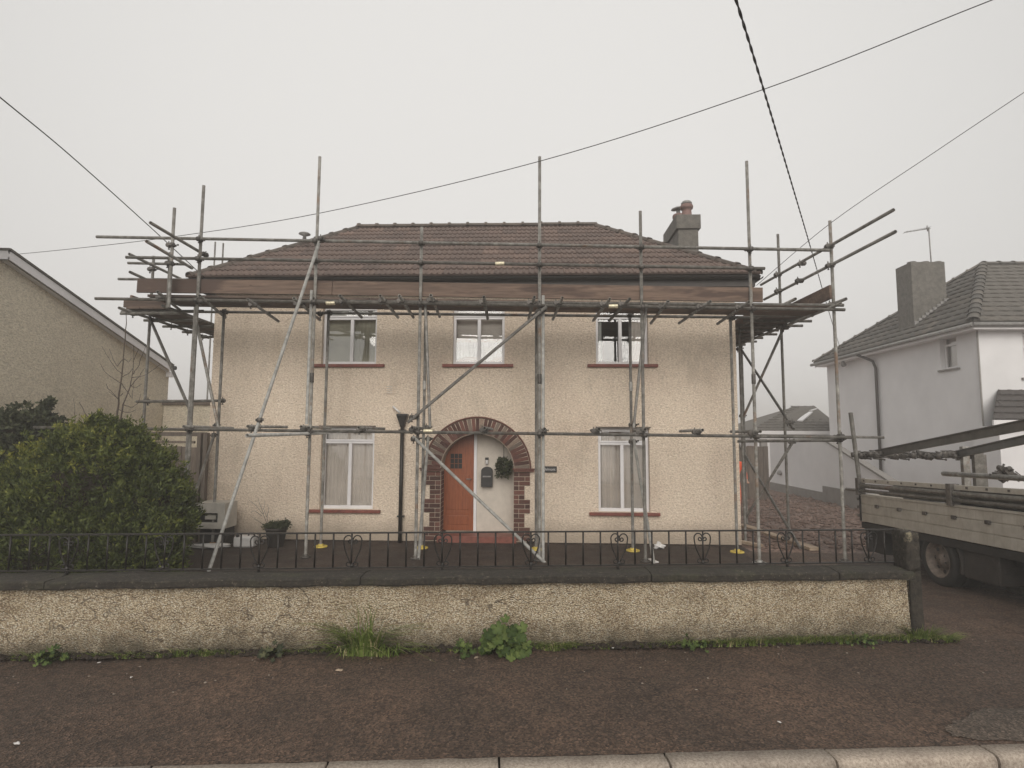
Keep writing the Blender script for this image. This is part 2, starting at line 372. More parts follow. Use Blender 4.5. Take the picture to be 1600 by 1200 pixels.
def leaf_mat(name, stops, rough=.75):
    t = NT(name); o = t.ramp(t.attr('tint'), stops)
    o = t.mix(.35, o, t.mix(1.0, o, t.ramp(t.noise(9, 3), [(.3, (.5,.5,.5)), (.7, (1.4,1.4,1.4))]), 'MULTIPLY'))
    t.col(o).rough(rough); t.b.inputs['Subsurface Weight'].default_value = 0
    tr = t.n.new('ShaderNodeBsdfTranslucent'); t.l.new(o, tr.inputs[0]); mxs = t.n.new('ShaderNodeMixShader'); mxs.inputs[0].default_value = .25
    t.l.new(t.b.outputs[0], mxs.inputs[1]); t.l.new(tr.outputs[0], mxs.inputs[2]); t.l.new(mxs.outputs[0], t.n['Material Output'].inputs[0]); return t.m
M['bush'] = leaf_mat('bush_leaf', [(0, (.022,.028,.007)), (.4, (.062,.082,.017)), (.75, (.125,.145,.026)), (1, (.28,.27,.05))])
M['bush2'] = leaf_mat('dark_bush_leaf', [(0, (.022,.028,.014)), (.6, (.065,.075,.035)), (1, (.14,.14,.065))])
M['grass'] = leaf_mat('grass_blade', [(0, (.060,.095,.015)), (.5, (.15,.21,.040)), (.85, (.28,.33,.09)), (1, (.50,.43,.23))])
M['mallow'] = leaf_mat('mallow_leaf', [(0, (.022,.045,.007)), (.5, (.062,.10,.018)), (1, (.14,.185,.045))])
M['bark'] = simple('bark', (.085,.065,.05), .9, 0, .35, 25, .004)
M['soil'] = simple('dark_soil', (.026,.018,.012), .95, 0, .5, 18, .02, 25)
M['alu'] = None
def alu():
    t = NT('dirty_aluminium'); g = t.noise(5, 6, .7, t.map((1, 1, 1))); st = t.noise(8, 5, .7, t.map((2, 2, .3)))
    o = t.ramp(g, [(.3, (.38,.35,.30)), (.7, (.56,.53,.47))]); o = t.mix(t.math('MULTIPLY', t.step(st, .5, .8), .5), o, (.25,.20,.15))
    t.col(o).rough(.5).metal(.25).bump(t.noise(50, 3), .001); return t.m
M['alu'] = alu()
M['beam'] = simple('grey_beam', (.14,.135,.125), .5, .5, .25, 6, .001)
M['under'] = simple('dark_chassis', (.022,.019,.017), .75, 0, .5, 12, .003)
M['mudguard'] = simple('muddy_black_plastic', (.034,.028,.024), .8, 0, .4, 9, .003)
M['rim'] = simple('muddy_wheel', (.17,.135,.11), .75, 0, .35, 20, .002)
M['concrete'] = simple('concrete_chimney', (.125,.115,.10), .9, 0, .3, 9, .01, 30)
M['clay'] = simple('clay_pot', (.19,.115,.10), .8, 0, .25, 12, .002)
M['lead'] = simple('grey_lead', (.24,.23,.22), .6, .2, .3, 14, .004)
M['meter'] = simple('grey_white_box', (.46,.43,.38), .6, 0, .18, 6, .001)
M['white_plastic'] = simple('white_plastic', (.62,.60,.58), .4, 0, .12, 8)
M['black_plastic'] = simple('black_plastic', (.020,.018,.017), .5, 0, .3, 8)
M['cable'] = simple('black_cable', (.035,.033,.032), .6, 0, .2, 8)
M['red_step'] = simple('red_tile_step', (.20,.065,.045), .55, 0, .25, 18, .002)
M['porch_white'] = simple('porch_render', (.58,.52,.45), .85, 0, .08, 8, .002)
M['rubble'] = brick_mat('rubble', (.13,.085,.065), (.24,.165,.13))
M['gravel_ground'] = asphalt('red_brown_hardcore', (.085,.052,.040), (.17,.115,.09), 24)
M['plinth'] = simple('grey_plinth', (.23,.215,.20), .85, 0, .15, 4, .003)
M['orange'] = simple('orange_hivis', (.75,.10,.03), .6, 0, .15, 12)
M['skin'] = simple('skin', (.45,.27,.19), .55, 0, .05, 8)
# ================================================================ GROUND
def kerbY(x): return 3.195 + .095*x
def wallY(x): return 4.965 + .107*x
def sheet(name, xs, rows, mat, kind='structure'):
    """rows: list of functions x -> (y, z)"""
    V = []; F = []
    for f in rows:
        for x in xs: y, z = f(x); V.append((x, y, z))
    n = len(xs)
    for j in range(len(rows)-1):
        for i in range(n-1): F.append((j*n+i, j*n+i+1, (j+1)*n+i+1, (j+1)*n+i))
    o = obj(name, np_mesh(name, V, F, mat, smooth=True)); o['kind'] = kind; return o
sheet('ground', [-400, -60, 60, 400], [lambda x: (-300, -.26), lambda x: (0, -.26), lambda x: (60, -.26), lambda x: (420, -.26)], M['road'])
xs = list(np.linspace(-60, -8, 8)) + list(np.arange(-7.5, 8, .12)) + list(np.linspace(8.5, 60, 8))
sheet('road', [-60, -8, 8, 60], [lambda x: (-9+.095*x, -.125), lambda x: (kerbY(x)-.03, -.125)], M['road'])
def und(x, y): return .006*math.sin(x*1.3+y*.7)+.005*math.sin(x*2.9-y*2.3)+.003*math.sin(x*6.1+y*5.2)
def prow(t):
    def f(x):
        y = kerbY(x)+.128 + (wallY(x)+.3-kerbY(x)-.128)*t
        return y, und(x, y)*min(1, t*6)*min(1, (1.001-t)*8) + .012*max(0, t-.86)*3
    return f
sheet('pavement', xs, [prow(t) for t in np.linspace(0, 1, 22)], M['pavement'])
# dropped strip leading on to the drive, right of the wall
xd = list(np.arange(3.3, 12, .3)) + [20, 60]
sheet('driveway', xd, [lambda x: (wallY(x)+.29, .004), lambda x: (wallY(x)+.9, -.02), lambda x: (wallY(x)+2.0, -.09), lambda x: (9.6, GZ)], M['pavement'])
sheet('front_garden', [-60, -6, 3.42, 3.5], [lambda x: (wallY(x)+.3, GZ), lambda x: (9.0, GZ), lambda x: (10.2, GZ)], M['garden'])
sheet('yard', [-60, 3.5, 60], [lambda x: (9.61 if x > 3.4 else 10.21, GZ-.006), lambda x: (70, GZ-.006)], M['gravel_ground'])
# hardcore rubble: loose stones no one could count
def stones(name, n, fx, size, mat, zf, seedn=1):
    r = np.random.default_rng(seedn); base = np.array([(1,0,0),(-1,0,0),(0,1,0),(0,-1,0),(0,0,1),(0,0,-1)], float)
    tri = np.array([(0,2,4),(2,1,4),(1,3,4),(3,0,4),(2,0,5),(1,2,5),(3,1,5),(0,3,5)])
    V = []; F = []
    for i in range(n):
        x, y = fx(r); s = size*(0.4+r.random()**2*1.5)
        a = r.random()*6.28; R = np.array([[math.cos(a), -math.sin(a), 0], [math.sin(a), math.cos(a), 0], [0, 0, 1]])
        p = (base*(s*(.6+.8*r.random(3))*np.array([1, 1, .6]))*(0.75+.5*r.random((6, 1))))@R.T + (x, y, zf(x, y)+s*.15)
        F.append(tri+6*i); V.append(p)
    return obj(name, np_mesh(name, np.concatenate(V), np.concatenate(F), mat), kind='stuff')
o = stones('gravel', 5200, lambda r: (3.75+8.4*r.random(), 9.9+9*r.random()), .042, M['rubble'], lambda x, y: GZ, 3)
tag(o, 'red brown hardcore stones spread over the yard beside the house', 'gravel')
# worn grey patch and crack in the pavement, bottom right
pts = [atZ(px, py, .0) for px, py in ((1486,1150),(1478,1137),(1488,1128),(1508,1123),(1522,1112),(1548,1108),(1570,1110),(1600,1109),(1700,1104),(1900,1100),(1900,1160),(1700,1160),(1540,1158))]
mb = MB(); n = len(mb.v)
cen = sum(pts, Vector())/len(pts)
dense = []
for a, b in zip(pts, pts[1:]+pts[:1]):
    for k in range(6):
        p = a.lerp(b, k/6); p = p + Vector((random.uniform(-1,1), random.uniform(-1,1), 0))*.012; p.y = max(p.y, kerbY(p.x)+.14); dense.append((p.x, p.y, und(p.x,p.y)*.6+.008))
for i in range(len(dense)): mb.poly([dense[i], dense[(i+1) % len(dense)], (cen.x, cen.y, und(cen.x,cen.y)*.6+.009)])
o = mb.build('pavement_patch', M['patch'], kind='structure')
# loose bits on the pavement
def bitpos(r):
    x = -4.6+9.5*r.random(); t = r.random()**2.2
    return x, wallY(x)-.03-t*.9
o = stones('pavement_grit', 190, bitpos, .0055, M['kerb'], lambda x, y: .008, 5); tag(o, 'loose grit and pale chips along the foot of the garden wall', 'grit')
o = stones('pavement_soil', 1500, lambda r: (lambda x: (x, wallY(x)-.01-.10*r.random()**1.5))(-4.8+8.4*r.random()), .02, M['soil'], lambda x, y: .012, 6)
tag(o, 'dark crumbled soil lying against the foot of the garden wall', 'soil')

# ---------------------------------------------------------------- kerb of single stones
kr = thing('kerb', 'row of pale concrete kerbstones along the edge of the pavement', 'kerb', (0, 3.36, 0)); kr['kind'] = 'structure'
kd = Vector((1, .095, 0)).normalized(); kn = Vector((-kd.y, kd.x, 0))
def kerbstone(L):
    mb = MB(); pr = [(0,-.2),(0,-.03),(.006,-.012),(.018,-.003),(.032,0),(.125,0),(.125,-.2)]
    N = 10; n0 = len(mb.v)
    for i in range(N+1):
        for (y, z) in pr:
            j = .0025*math.sin(i*2.1+z*40)+.0015*random.uniform(-1, 1)
            mb.v.append((L*i/N, y+(j if y < .1 else 0), z+(j*.6 if z > -.1 else 0)))
    k = len(pr)
    for i in range(N):
        for j in range(k-1): mb.face((n0+i*k+j, n0+(i+1)*k+j, n0+(i+1)*k+j+1, n0+i*k+j+1), True)
    mb.face(tuple(n0+j for j in range(k))); mb.face(tuple(n0+N*k+j for j in range(k))[::-1])
    return mb.mesh('kerbstone', M['kerb'])
kx0 = atZ(785, 1180, 0).x; kme = [kerbstone(.902) for _ in range(4)]
for i in range(-7, 8):
    s = kx0/kd.x + i*.915; p = Vector((0, 3.195, 0)) + kd*s
    o = obj('kerbstone', kme[i % 4], kr); o.location = (p.x, p.y, random.uniform(-.003, .004)-(0.012*(i-3) if i > 3 else 0)); o.rotation_euler = (random.uniform(-.006,.006), 0, math.atan(.095)+random.uniform(-.004, .004))

# ================================================================ GARDEN WALL
WX0, WX1 = -9.0, 3.28
wd = Vector((1, .107, 0)).normalized(); wn_ = Vector((-wd.y, wd.x, 0))
def WP(x, off, z): # off = distance behind the front face
    return (x-wn_.x*0 , wallY(x)+off*1.004, z)
wth = thing('garden_wall', 'low pebbledashed garden wall with a dark mossy coping along the pavement', 'wall', (0, 4.88, 0))
mb = MB(); N = 160; nz = 10
for j in range(nz+1):
    for i in range(N+1):
        x = WX0+(WX1-WX0)*i/N; z = -.06+.60*j/nz
        w = .006*math.sin(x*2.1+z*3)+.004*math.sin(x*5.3+z*9)
        if i == N: x -= .02*(z/.5)
        mb.v.append(WP(x, w, z))
for j in range(nz):
    for i in range(N): a = j*(N+1)+i; mb.face((a, a+1, a+N+2, a+N+1), True)
n = len(mb.v)
for x in (WX0, WX1):
    mb.v += [WP(x, .012, -.06), WP(x, .22, -.06), WP(x, .22, .54), WP(x, .012, .54)]
mb.face((n+4, n+5, n+6, n+7)); mb.face((n+3, n+2, n+1, n)); mb.face((n+1, n+2, n+6, n+5)); mb.face((n+3, n+7, n+6, n+2))
mb.build('wall_face', M['pebbledash'], wth)
cuts = [-9.0, -6.3, -3.85, -1.42, .98, 2.62, 3.30]
for a, b in zip(cuts, cuts[1:]):
    mb = MB(); N = 24; pr = [(-.05,.545),(-.058,.56),(-.058,.60),(-.045,.612),(.1,.618),(.29,.60),(.29,.545)]
    n0 = 0
    for i in range(N+1):
        x = a+.004+(b-a-.008)*i/N
        for (o_, z) in pr:
            dz = .004*math.sin(x*7)+.003*math.sin(x*17+o_*9)+random.uniform(-.002,.002)
            mb.v.append(WP(x, o_+random.uniform(-.003,.003), z-.025+dz))
    k = len(pr)
    for i in range(N):
        for j in range(k): mb.face((n0+i*k+j, n0+(i+1)*k+j, n0+(i+1)*k+(j+1) % k, n0+i*k+(j+1) % k), False)
    mb.face(tuple(n0+j for j in range(k))); mb.face(tuple(n0+N*k+j for j in range(k))[::-1])
    mb.build('coping_slab', M['coping'], wth)
# end pier
pt = thing('gate_pier', 'dark lichened pier ending the garden wall beside the drive', 'pier', (3.35, wallY(3.35)+.2, 0))
def rough_block(x0, x1, y0, y1, z0, z1, nx, nz_, amp):
    mb = MB(); bm = bmesh.new(); bmesh.ops.create_cube(bm, size=1)
    bmesh.ops.subdivide_edges(bm, edges=bm.edges[:], cuts=nz_, use_grid_fill=True)
    for v in bm.verts:
        p = v.co; q = Vector((x0+(p.x+.5)*(x1-x0), y0+(p.y+.5)*(y1-y0), z0+(p.z+.5)*(z1-z0)))
        e = sum(abs(abs(t)-.5) < 1e-4 for t in p)
        q += Vector((random.uniform(-1,1), random.uniform(-1,1), random.uniform(-1,1)))*amp
        if e >= 2: q += (Vector(((x0+x1)/2, (y0+y1)/2, (z0+z1)/2))-q)*.045
        v.co = q
    me = bpy.data.meshes.new('block'); bm.to_mesh(me); bm.free()
    me.polygons.foreach_set('use_smooth', [True]*len(me.polygons)); return me
def PM(me, m): me.materials.append(m); return me
px0 = atZ(1407, 887, .57).x
obj('pier_shaft', PM(rough_block(3.33, 3.435, wallY(3.3)+.07, wallY(3.3)+.22, -.05, .60, 6, 7, .004), M['pier']), pt)
obj('pier_cap', PM(rough_block(3.27, 3.385, wallY(3.3)-.01, wallY(3.3)+.20, .575, .915, 6, 8, .006), M['pier']), pt)

# ---------------------------------------------------------------- railing
rl = thing('iron_railing', 'black wrought iron railing with heart scrolls on top of the garden wall', 'railing', (0, wallY(0)+.2, .6))
OFFR = .2; ZB, ZT = .612, .905
def RP(x, z, o_=OFFR): return Vector((x, wallY(x)+o_, z))
def railx(px, py=860):
    d = ray(px, py); t = (4.965+OFFR)/(d.y-.107*d.x); return (EYEP+d*t).x
RX1 = railx(1404)
for nm, z, h in (('top_rail', ZT, .012), ('bottom_rail', ZB, .012)):
    MB().bar(RP(-8.9, z), RP(RX1, z), .024 if nm == 'top_rail' else .02, h).build(nm, M['black_iron'], rl)
hx0 = railx(405); hx1 = railx(1229); pitch = (hx1-hx0)/6; bs = pitch/5
barme = MB().tube([(0,0,ZB), (0,0,ZT)], .0078, 6).mesh('bar', M['black_iron'])
def heart_mesh():
    mb = MB()
    H = ZT-ZB
    for s in (-1, 1):
        P = []
        # spiral starting beside the stem, over the lobe, down to the point
        cx, cz = .034, H*.80
        for k in range(9): # inner curl
            a = math.radians(200-k*45*1.0); r = .010+.0012*k; P.append((cx-.012+r*math.cos(a), cz-.012+r*math.sin(a)))
        for k in range(9):
            a = math.radians(195-k*24); r = .038; P.append((cx+.004+r*math.cos(a)*1.0, cz-.006+r*math.sin(a)*1.15))
        P += [(.072, H*.66), (.062, H*.50), (.043, H*.34), (.020, H*.17), (.006, H*.09)]
        mb.tube([(s*x, 0, ZB+z) for x, z in P], .0062, 5)
        Q = [(.004, .018)]
        for k in range(7):
            a = math.radians(-110+k*42); Q.append((.032+.017*math.cos(a), .03+.018*math.sin(a)))
        mb.tube([(s*x, 0, ZB+z) for x, z in Q], .0058, 5)
    mb.lathe((0,0,ZB+.0), [(.006,0),(.016,.008),(.018,.018),(.012,.03),(.006,.038)], 8)
    return mb.mesh('heart_scroll', M['black_iron'])
hme = heart_mesh()
fm = MB()
fm.tube([(0,0,ZB), (0,-.02,ZB-.03), (.01,-.075,ZB-.040), (.03,-.10,ZB-.028)], .010, 6); fm.tube([(0,0,ZB+.02), (0,0,ZB-.04)], .012, 6)
fme = fm.mesh('post_foot', M['black_iron'])
k = -45
x = hx0 + k*bs
while x < RX1-.02:
    p = RP(x, 0); rot = math.atan(.107)
    isheart = (k % 5 == 0)
    o = obj('post' if (k % 10 == 0 and False) else 'bar', barme, rl); o.location = (p.x, p.y, 0); o.rotation_euler[2] = rot
    if isheart:
        o = obj('heart_scroll', hme, rl); o.location = (p.x, p.y, 0); o.rotation_euler = (0, random.uniform(-.02,.02), rot)
        if (k//5) % 2 == 0 or k == 15:
            q = obj('post_foot', fme, rl); q.location = (p.x, p.y, 0); q.rotation_euler[2] = rot+random.uniform(-.1,.1)
    k += 1; x = hx0 + k*bs

# ================================================================ MAIN HOUSE
HY = 10.1; HX0, HX1 = -5.82, 3.5; HB = 15.6; EZ = 4.42
house = thing('cream_house', 'cream roughcast house with a brown tiled hipped roof behind the scaffolding', 'house', (-1.1, HY, GZ))
def px_x(px, py=750, Y=HY): return atY(px, py, Y).x
def px_z(py, px=800, Y=HY): return atY(px, py, Y).z
# openings (x0, x1, z0, z1)
OPW = {}
u0, u1 = px_z(569, 540), 4.06
OPW['W1'] = (px_x(503, 530), px_x(588.5, 530), u0, u1); OPW['W2'] = (px_x(707.5, 530), px_x(788.5, 530), u0, u1); OPW['W3'] = (px_x(931, 530), px_x(1013, 530), u0, u1)
l0, l1 = px_z(796, 540), px_z(666.5, 540)
OPW['L1'] = (px_x(500), px_x(583.5), l0, l1); OPW['L3'] = (px_x(935), px_x(1015.5), l0, l1)
AX0, AX1 = px_x(688, 790), px_x(802.5, 790); ACX = (AX0+AX1)/2; AR = (AX1-AX0)/2; ASZ = px_z(732, 745); AZ0 = px_z(836, 745)-.02
AR_IN = px_z(678, 746)-ASZ; AR_OUT = px_z(652, 746)-ASZ
arch_box = (AX0, AX1, AZ0, ASZ+AR_IN+.03)
wl_ = MB()
ops = list(OPW.values())+[arch_box]
X = sorted(set([HX0, HX1]+[o[0] for o in ops]+[o[1] for o in ops])); Z = sorted(set([GZ-.05, EZ]+[o[2] for o in ops]+[o[3] for o in ops]))
for xa, xb in zip(X, X[1:]):
    for za, zb in zip(Z, Z[1:]):
        cx, cz = (xa+xb)/2, (za+zb)/2
        if any(o[0] < cx < o[1] and o[2] < cz < o[3] for o in ops): continue
        wl_.quad((xa, HY, za), (xb, HY, za), (xb, HY, zb), (xa, HY, zb))
NA = 24
arc = [(ACX-AR*math.cos(PI*k/NA), ASZ+AR_IN*math.sin(PI*k/NA)) for k in range(NA+1)]
zt = arch_box[3]
for (xa, za), (xb, zb) in zip(arc, arc[1:]): wl_.quad((xa, HY, za), (xb, HY, zb), (xb, HY, zt), (xa, HY, zt))
RV = .085
for k, (a, b, c_, d) in OPW.items():
    wl_.quad((a, HY, c_), (a, HY, d), (a, HY+RV+.06, d), (a, HY+RV+.06, c_)); wl_.quad((b, HY, d), (b, HY, c_), (b, HY+RV+.06, c_), (b, HY+RV+.06, d))
    wl_.quad((a, HY, d), (b, HY, d), (b, HY+RV+.06, d), (a, HY+RV+.06, d)); wl_.quad((a, HY, c_), (a, HY+RV+.06, c_), (b, HY+RV+.06, c_), (b, HY, c_))
wl_.build('wall', M['roughcast'], house, label='front wall with roughcast render')
MB().quad((HX1, HY, GZ-.05), (HX1, HB, GZ-.05), (HX1, HB, EZ), (HX1, HY, EZ)).build('wall', M['roughcast'], house)
MB().quad((HX0, HB, GZ-.05), (HX0, HY, GZ-.05), (HX0, HY, EZ), (HX0, HB, EZ)).build('wall', M['roughcast'], house)
MB().quad((HX1, HB, GZ-.05), (HX0, HB, GZ-.05), (HX0, HB, EZ), (HX1, HB, EZ)).build('wall', M['roughcast'], house)
MB().box(HX0, HX1, HY-.012, HY, GZ-.05, GZ+.02).build('plinth', M['garden'], house)
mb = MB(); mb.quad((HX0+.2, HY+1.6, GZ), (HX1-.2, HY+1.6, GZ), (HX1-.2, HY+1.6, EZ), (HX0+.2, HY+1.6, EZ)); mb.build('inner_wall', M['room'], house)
# porch recess
PD = .36
pm = MB()
pm.quad((AX0, HY+.001, AZ0), (AX0, HY+PD, AZ0), (AX0, HY+PD, ASZ), (AX0, HY+.001, ASZ)); pm.quad((AX1, HY+.001, ASZ), (AX1, HY+PD, ASZ), (AX1, HY+PD, AZ0), (AX1, HY+.001, AZ0))
pm.build('porch_side', M['mortar'], house)
pm = MB()
for (xa, za), (xb, zb) in zip(arc, arc[1:]): pm.quad((xa, HY+.001, za), (xb, HY+.001, zb), (xb, HY+PD, zb), (xa, HY+PD, za))
pm.build('porch_vault', M['mortar'], house)
DX1 = px_x(740, 780, HY+PD)
MB().box(DX1+.055, AX1+.05, HY+PD, HY+PD+.05, AZ0, zt+.1).build('porch_back_wall', M['porch_white'], house)
MB().box(DX1, DX1+.053, HY+PD-.02, HY+PD+.04, AZ0, zt+.1).build('door_post', M['upvc'], house, .004)
MB().box(AX0-.05, AX1+.05, HY-.02, HY+PD+.02, GZ-.02, AZ0).build('step', M['red_step'], house, .006)
MB().box(AX0+.05, DX1-.0, HY+PD-.05, HY+PD+.0, AZ0+.001, AZ0+.035).build('threshold', M['mortar'], house, .004)
# door with panels and dark glazing
dr = MB().box(AX0-.05, DX1-.003, HY+PD+.01, HY+PD+.05, AZ0+.036, zt+.1).build('door', M['door'], house)
dx0, dx1 = AX0+.05, DX1-.08
for (za, zb) in ((AZ0+.14, AZ0+.30), (AZ0+.40, AZ0+1.02)):
    for (xa, xb) in (((dx0, (dx0+dx1)/2-.02), ((dx0+dx1)/2+.02, dx1)) if za > AZ0+.35 else ((dx0, dx1),)):
        p = MB(); p.box(xa, xb, HY+PD+.002, HY+PD+.012, za, zb); p.build('door_panel', M['door'], dr, .006)
gx0, gx1 = px_x(704, 716, HY+PD), px_x(722, 716, HY+PD); gz0, gz1 = px_z(732, 712, HY+PD), px_z(709, 712, HY+PD)
p = MB(); p.box(gx0, gx1, HY+PD+.002, HY+PD+.0095, gz0, gz1); p.build('door_glass', M['dark'], dr)
for i in range(1, 3):
    xx = gx0+(gx1-gx0)*i/3; p = MB(); p.box(xx-.004, xx+.004, HY+PD-.004, HY+PD+.003, gz0, gz1); p.build('glazing_bar', M['door'], dr)
for i in range(1, 3):
    zz = gz0+(gz1-gz0)*i/3; p = MB(); p.box(gx0, gx1, HY+PD-.0035, HY+PD+.0035, zz-.004, zz+.004); p.build('glazing_bar', M['door'], dr)
MB().tube([(DX1-.05, HY+PD+.01, AZ0+.95), (DX1-.05, HY+PD-.05, AZ0+.95), (DX1-.13, HY+PD-.05, AZ0+.95)], .009, 8).build('handle', M['lead'], dr)
# brick quoins and arch
def brick_mesh(w, h, d, m):
    mb = MB(); mb.box(-w/2, w/2, 0, d, -h/2, h/2); me = mb.mesh('brick', m)
    bm = bmesh.new(); bm.from_mesh(me); bmesh.ops.bevel(bm, geom=bm.edges[:], offset=.004, segments=1, affect='EDGES'); bm.to_mesh(me); bm.free(); return me
archp = MB()
# mortar bed behind the bricks (ring and quoins), bricks stand proud of it
RO, RI = AR_OUT-.012, AR_IN
K = 40
def arcp(r_x, r_z, a): return (ACX-r_x*math.cos(a), ASZ+r_z*math.sin(a))
for k in range(K):
    a, b = PI*k/K, PI*(k+1)/K
    p0, p1 = arcp(AR, RI, a), arcp(AR, RI, b); q0, q1 = arcp(AR+RO-RI, RO, a), arcp(AR+RO-RI, RO, b)
    archp.quad((p0[0], HY-.006, p0[1]), (p1[0], HY-.006, p1[1]), (q1[0], HY-.006, q1[1]), (q0[0], HY-.006, q0[1]))
ch = .0787; zc = ASZ-.02; rows = []
zz = zc-.035; i = 0
while zz-ch > GZ-.04:
    rows.append((zz-ch/2, (i//3) % 2 == 0)); zz -= ch; i += 1
WW, WN = .285, .19
for (zc_, wide) in rows:
    w = WW if wide else WN
    for s in (-1, 1):
        xa, xb = (AX0-w, AX0) if s < 0 else (AX1, AX1+w)
        archp.quad((xa, HY-.006, zc_-ch/2), (xb, HY-.006, zc_-ch/2), (xb, HY-.006, zc_+ch/2), (xa, HY-.006, zc_+ch/2))
arch = archp.build('brick_arch', M['mortar'], house)
bm_cache = {}
def put_brick(x, z, w, h, ang=0, m='brick', y=None, ry=0, parent=arch, d=.03):
    key = (round(w, 3), round(h, 3), m, d)
    if key not in bm_cache: bm_cache[key] = brick_mesh(w, h, d, M[m])
    o = obj('brick', bm_cache[key], parent); o.location = (x, (HY-.015-random.uniform(0, .004)) if y is None else y, z); o.rotation_euler = (0, ang, ry)
for r, (zc_, wide) in enumerate(rows):
    w = WW if wide else WN
    for s in (-1, 1):
        edge = AX0 if s < 0 else AX1
        parts_ = ([.09, w-.09] if r % 2 == 0 else [w-.09, .09]) if wide else ([.19] if r % 2 == 0 else [.09, .10])
        x = edge
        for q in parts_:
            put_brick(x+s*q/2, zc_, q-.010, ch-.012, 0); x += s*q
    # reveal bricks on the left jamb
    for dd in (.10, .25):
        put_brick(AX0-.012, zc_, .13, ch-.012, 0, y=HY+dd, ry=-PI/2, d=.018)
NV = 37
for k in range(NV):
    a = PI*(k+.5)/NV; rm = (AR+AR+RO-RI)/2; rz = (RI+RO)/2
    x, z = arcp(rm, rz, a); ln = (RO-RI)-.02
    m = 'brick_grey' if random.random() < .28 else 'brick'
    sh = random.choice((1, 1, .62)) if k % 3 == 1 else 1
    xx, z2 = arcp(rm-(1-sh)*ln/2, rz-(1-sh)*ln/2, a)
    put_brick(xx, z2, PI*(AR+.02)/NV-.002+.004, ln*sh, a-PI/2, m)
    if sh < 1:
        xo, zo = arcp(rm+sh*ln/2, rz+sh*ln/2, a); put_brick(xo, zo, PI*(AR+.1)/NV, ln*(1-sh)-.012, a-PI/2, 'brick_grey')
rim = MB()
rim.tube([(arcp(AR+RO-RI+.012, RO+.012, PI*k/40)[0], HY-.02, arcp(AR+RO-RI+.012, RO+.012, PI*k/40)[1]) for k in range(41)], .016, 6)
rim.build('arch_rim', M['brick'], arch)
for s in (-1, 1):
    xa = (AX0-.35, AX0+.0) if s < 0 else (AX1, AX1+.35)
    b = MB(); b.box(xa[0], xa[1], HY-.05, HY, zc-.03, zc+.004); b.box(xa[0]-.02, xa[1]+.02, HY-.065, HY, zc+.006, zc+.028)
    b.build('impost', M['brick'], arch, .004)

# ---------------------------------------------------------------- windows
def curtain(x0, x1, z0, z1, y, mat, parent, amp=.012, per=.07, name='net_curtain', scallop=0):
    N = max(8, int((x1-x0)/.012)); V = []; F = []
    for j in range(5):
        for i in range(N+1):
            x = x0+(x1-x0)*i/N; t = (x-x0)/(x1-x0)
            zb = z0 + scallop*abs(math.sin(t*PI*1.5))
            z = zb+(z1-zb)*j/4
            V.append((x, y+amp*math.sin(x/per*6.28+math.sin(x*9))*(1-.3*j/4), z))
    for j in range(4):
        for i in range(N): a = j*(N+1)+i; F.append((a, a+1, a+N+2, a+N+1))
    return obj(name, np_mesh(name, V, F, mat, smooth=True), parent)
def window(key, kind, sx):
    a, b, z0, z1 = OPW[key]
    lab = {'W1': 'upper left window', 'W2': 'upper middle window with white net', 'W3': 'upper right window', 'L1': 'lower left window with grey nets', 'L3': 'lower right window with grey curtains'}[key]
    y = HY+RV; fw = .048
    fr = MB()
    fr.box(a, a+fw, y, y+.06, z0, z1); fr.box(b-fw, b, y, y+.06, z0, z1)
    fr.box(a+fw, b-fw, y+.0015, y+.06, z0, z0+fw*1.2); fr.box(a+fw, b-fw, y+.0015, y+.06, z1-fw*1.4, z1)
    tz = z1-.27 if kind == 'l' else px_z(495.5, 640)
    fr.box(a+fw, b-fw, y+.001, y+.06, tz-fw*.6, tz+fw*.6)
    cx = (a+b)/2+sx; fr.box(cx-.03, cx+.03, y+.001, y+.06, z0+fw*1.2, tz-fw*.6)
    f = fr.build('window', M['upvc'], house, .005, label=lab)
    # opening sashes
    s = MB(); s2 = .03
    def rect(x0, x1, za, zb):
        s.box(x0, x1, y-.012, y+.02, za, za+s2); s.box(x0, x1, y-.012, y+.02, zb-s2, zb); s.box(x0, x0+s2, y-.0115, y+.019, za+s2, zb-s2); s.box(x1-s2, x1, y-.0115, y+.019, za+s2, zb-s2)
    rect(a+fw*.6, b-fw*.6, tz+fw*.3, z1-fw*.8)
    s.build('sash', M['upvc'], f, .003)
    for (x0, x1, za, zb) in ((a+fw, cx-.03, z0+fw*1.2, tz-fw*.6), (cx+.03, b-fw, z0+fw*1.2, tz-fw*.6), (a+fw, b-fw, tz+fw*.6, z1-fw*1.4)):
        MB().quad((x0, y+.035, za), (x1, y+.035, za), (x1, y+.035, zb), (x0, y+.035, zb)).build('pane', M['glass'], f)
    if key == 'L1':
        curtain(a, b, z0, tz, y+.10, M['net'], f, .010); curtain(a, b, tz, z1, y+.13, M['net'], f, .014)
        curtain(a, b, z0+.8, z1-.05, y+.17, M['net'], f, .012, .11)
    elif key == 'L3':
        curtain(a, a+.30, z0, z1, y+.12, M['net'], f, .022, .10); curtain(a+.22, b, z0, z1, y+.17, M['net'], f, .016, .13)
    elif key == 'W1':
        MB().box(a, b, y+.12, y+.13, z0, z1).build('blind', M['blind'], f); curtain(cx+.1, b, z0, z1, y+.10, M['blind'], f, .018, .1)
    elif key == 'W2':
        curtain(a, b, z0+.06, z0+.42, y+.09, M['white_net'], f, .006, .06, scallop=.10)
        MB().box(a, b, y+.16, y+.17, z0, z1).build('blind', M['net'], f)
    else:
        curtain(a, a+.12, z0, z1, y+.12, M['white_net'], f, .016, .06); curtain(b-.30, b, z0, z1, y+.12, M['net'], f, .016, .06)
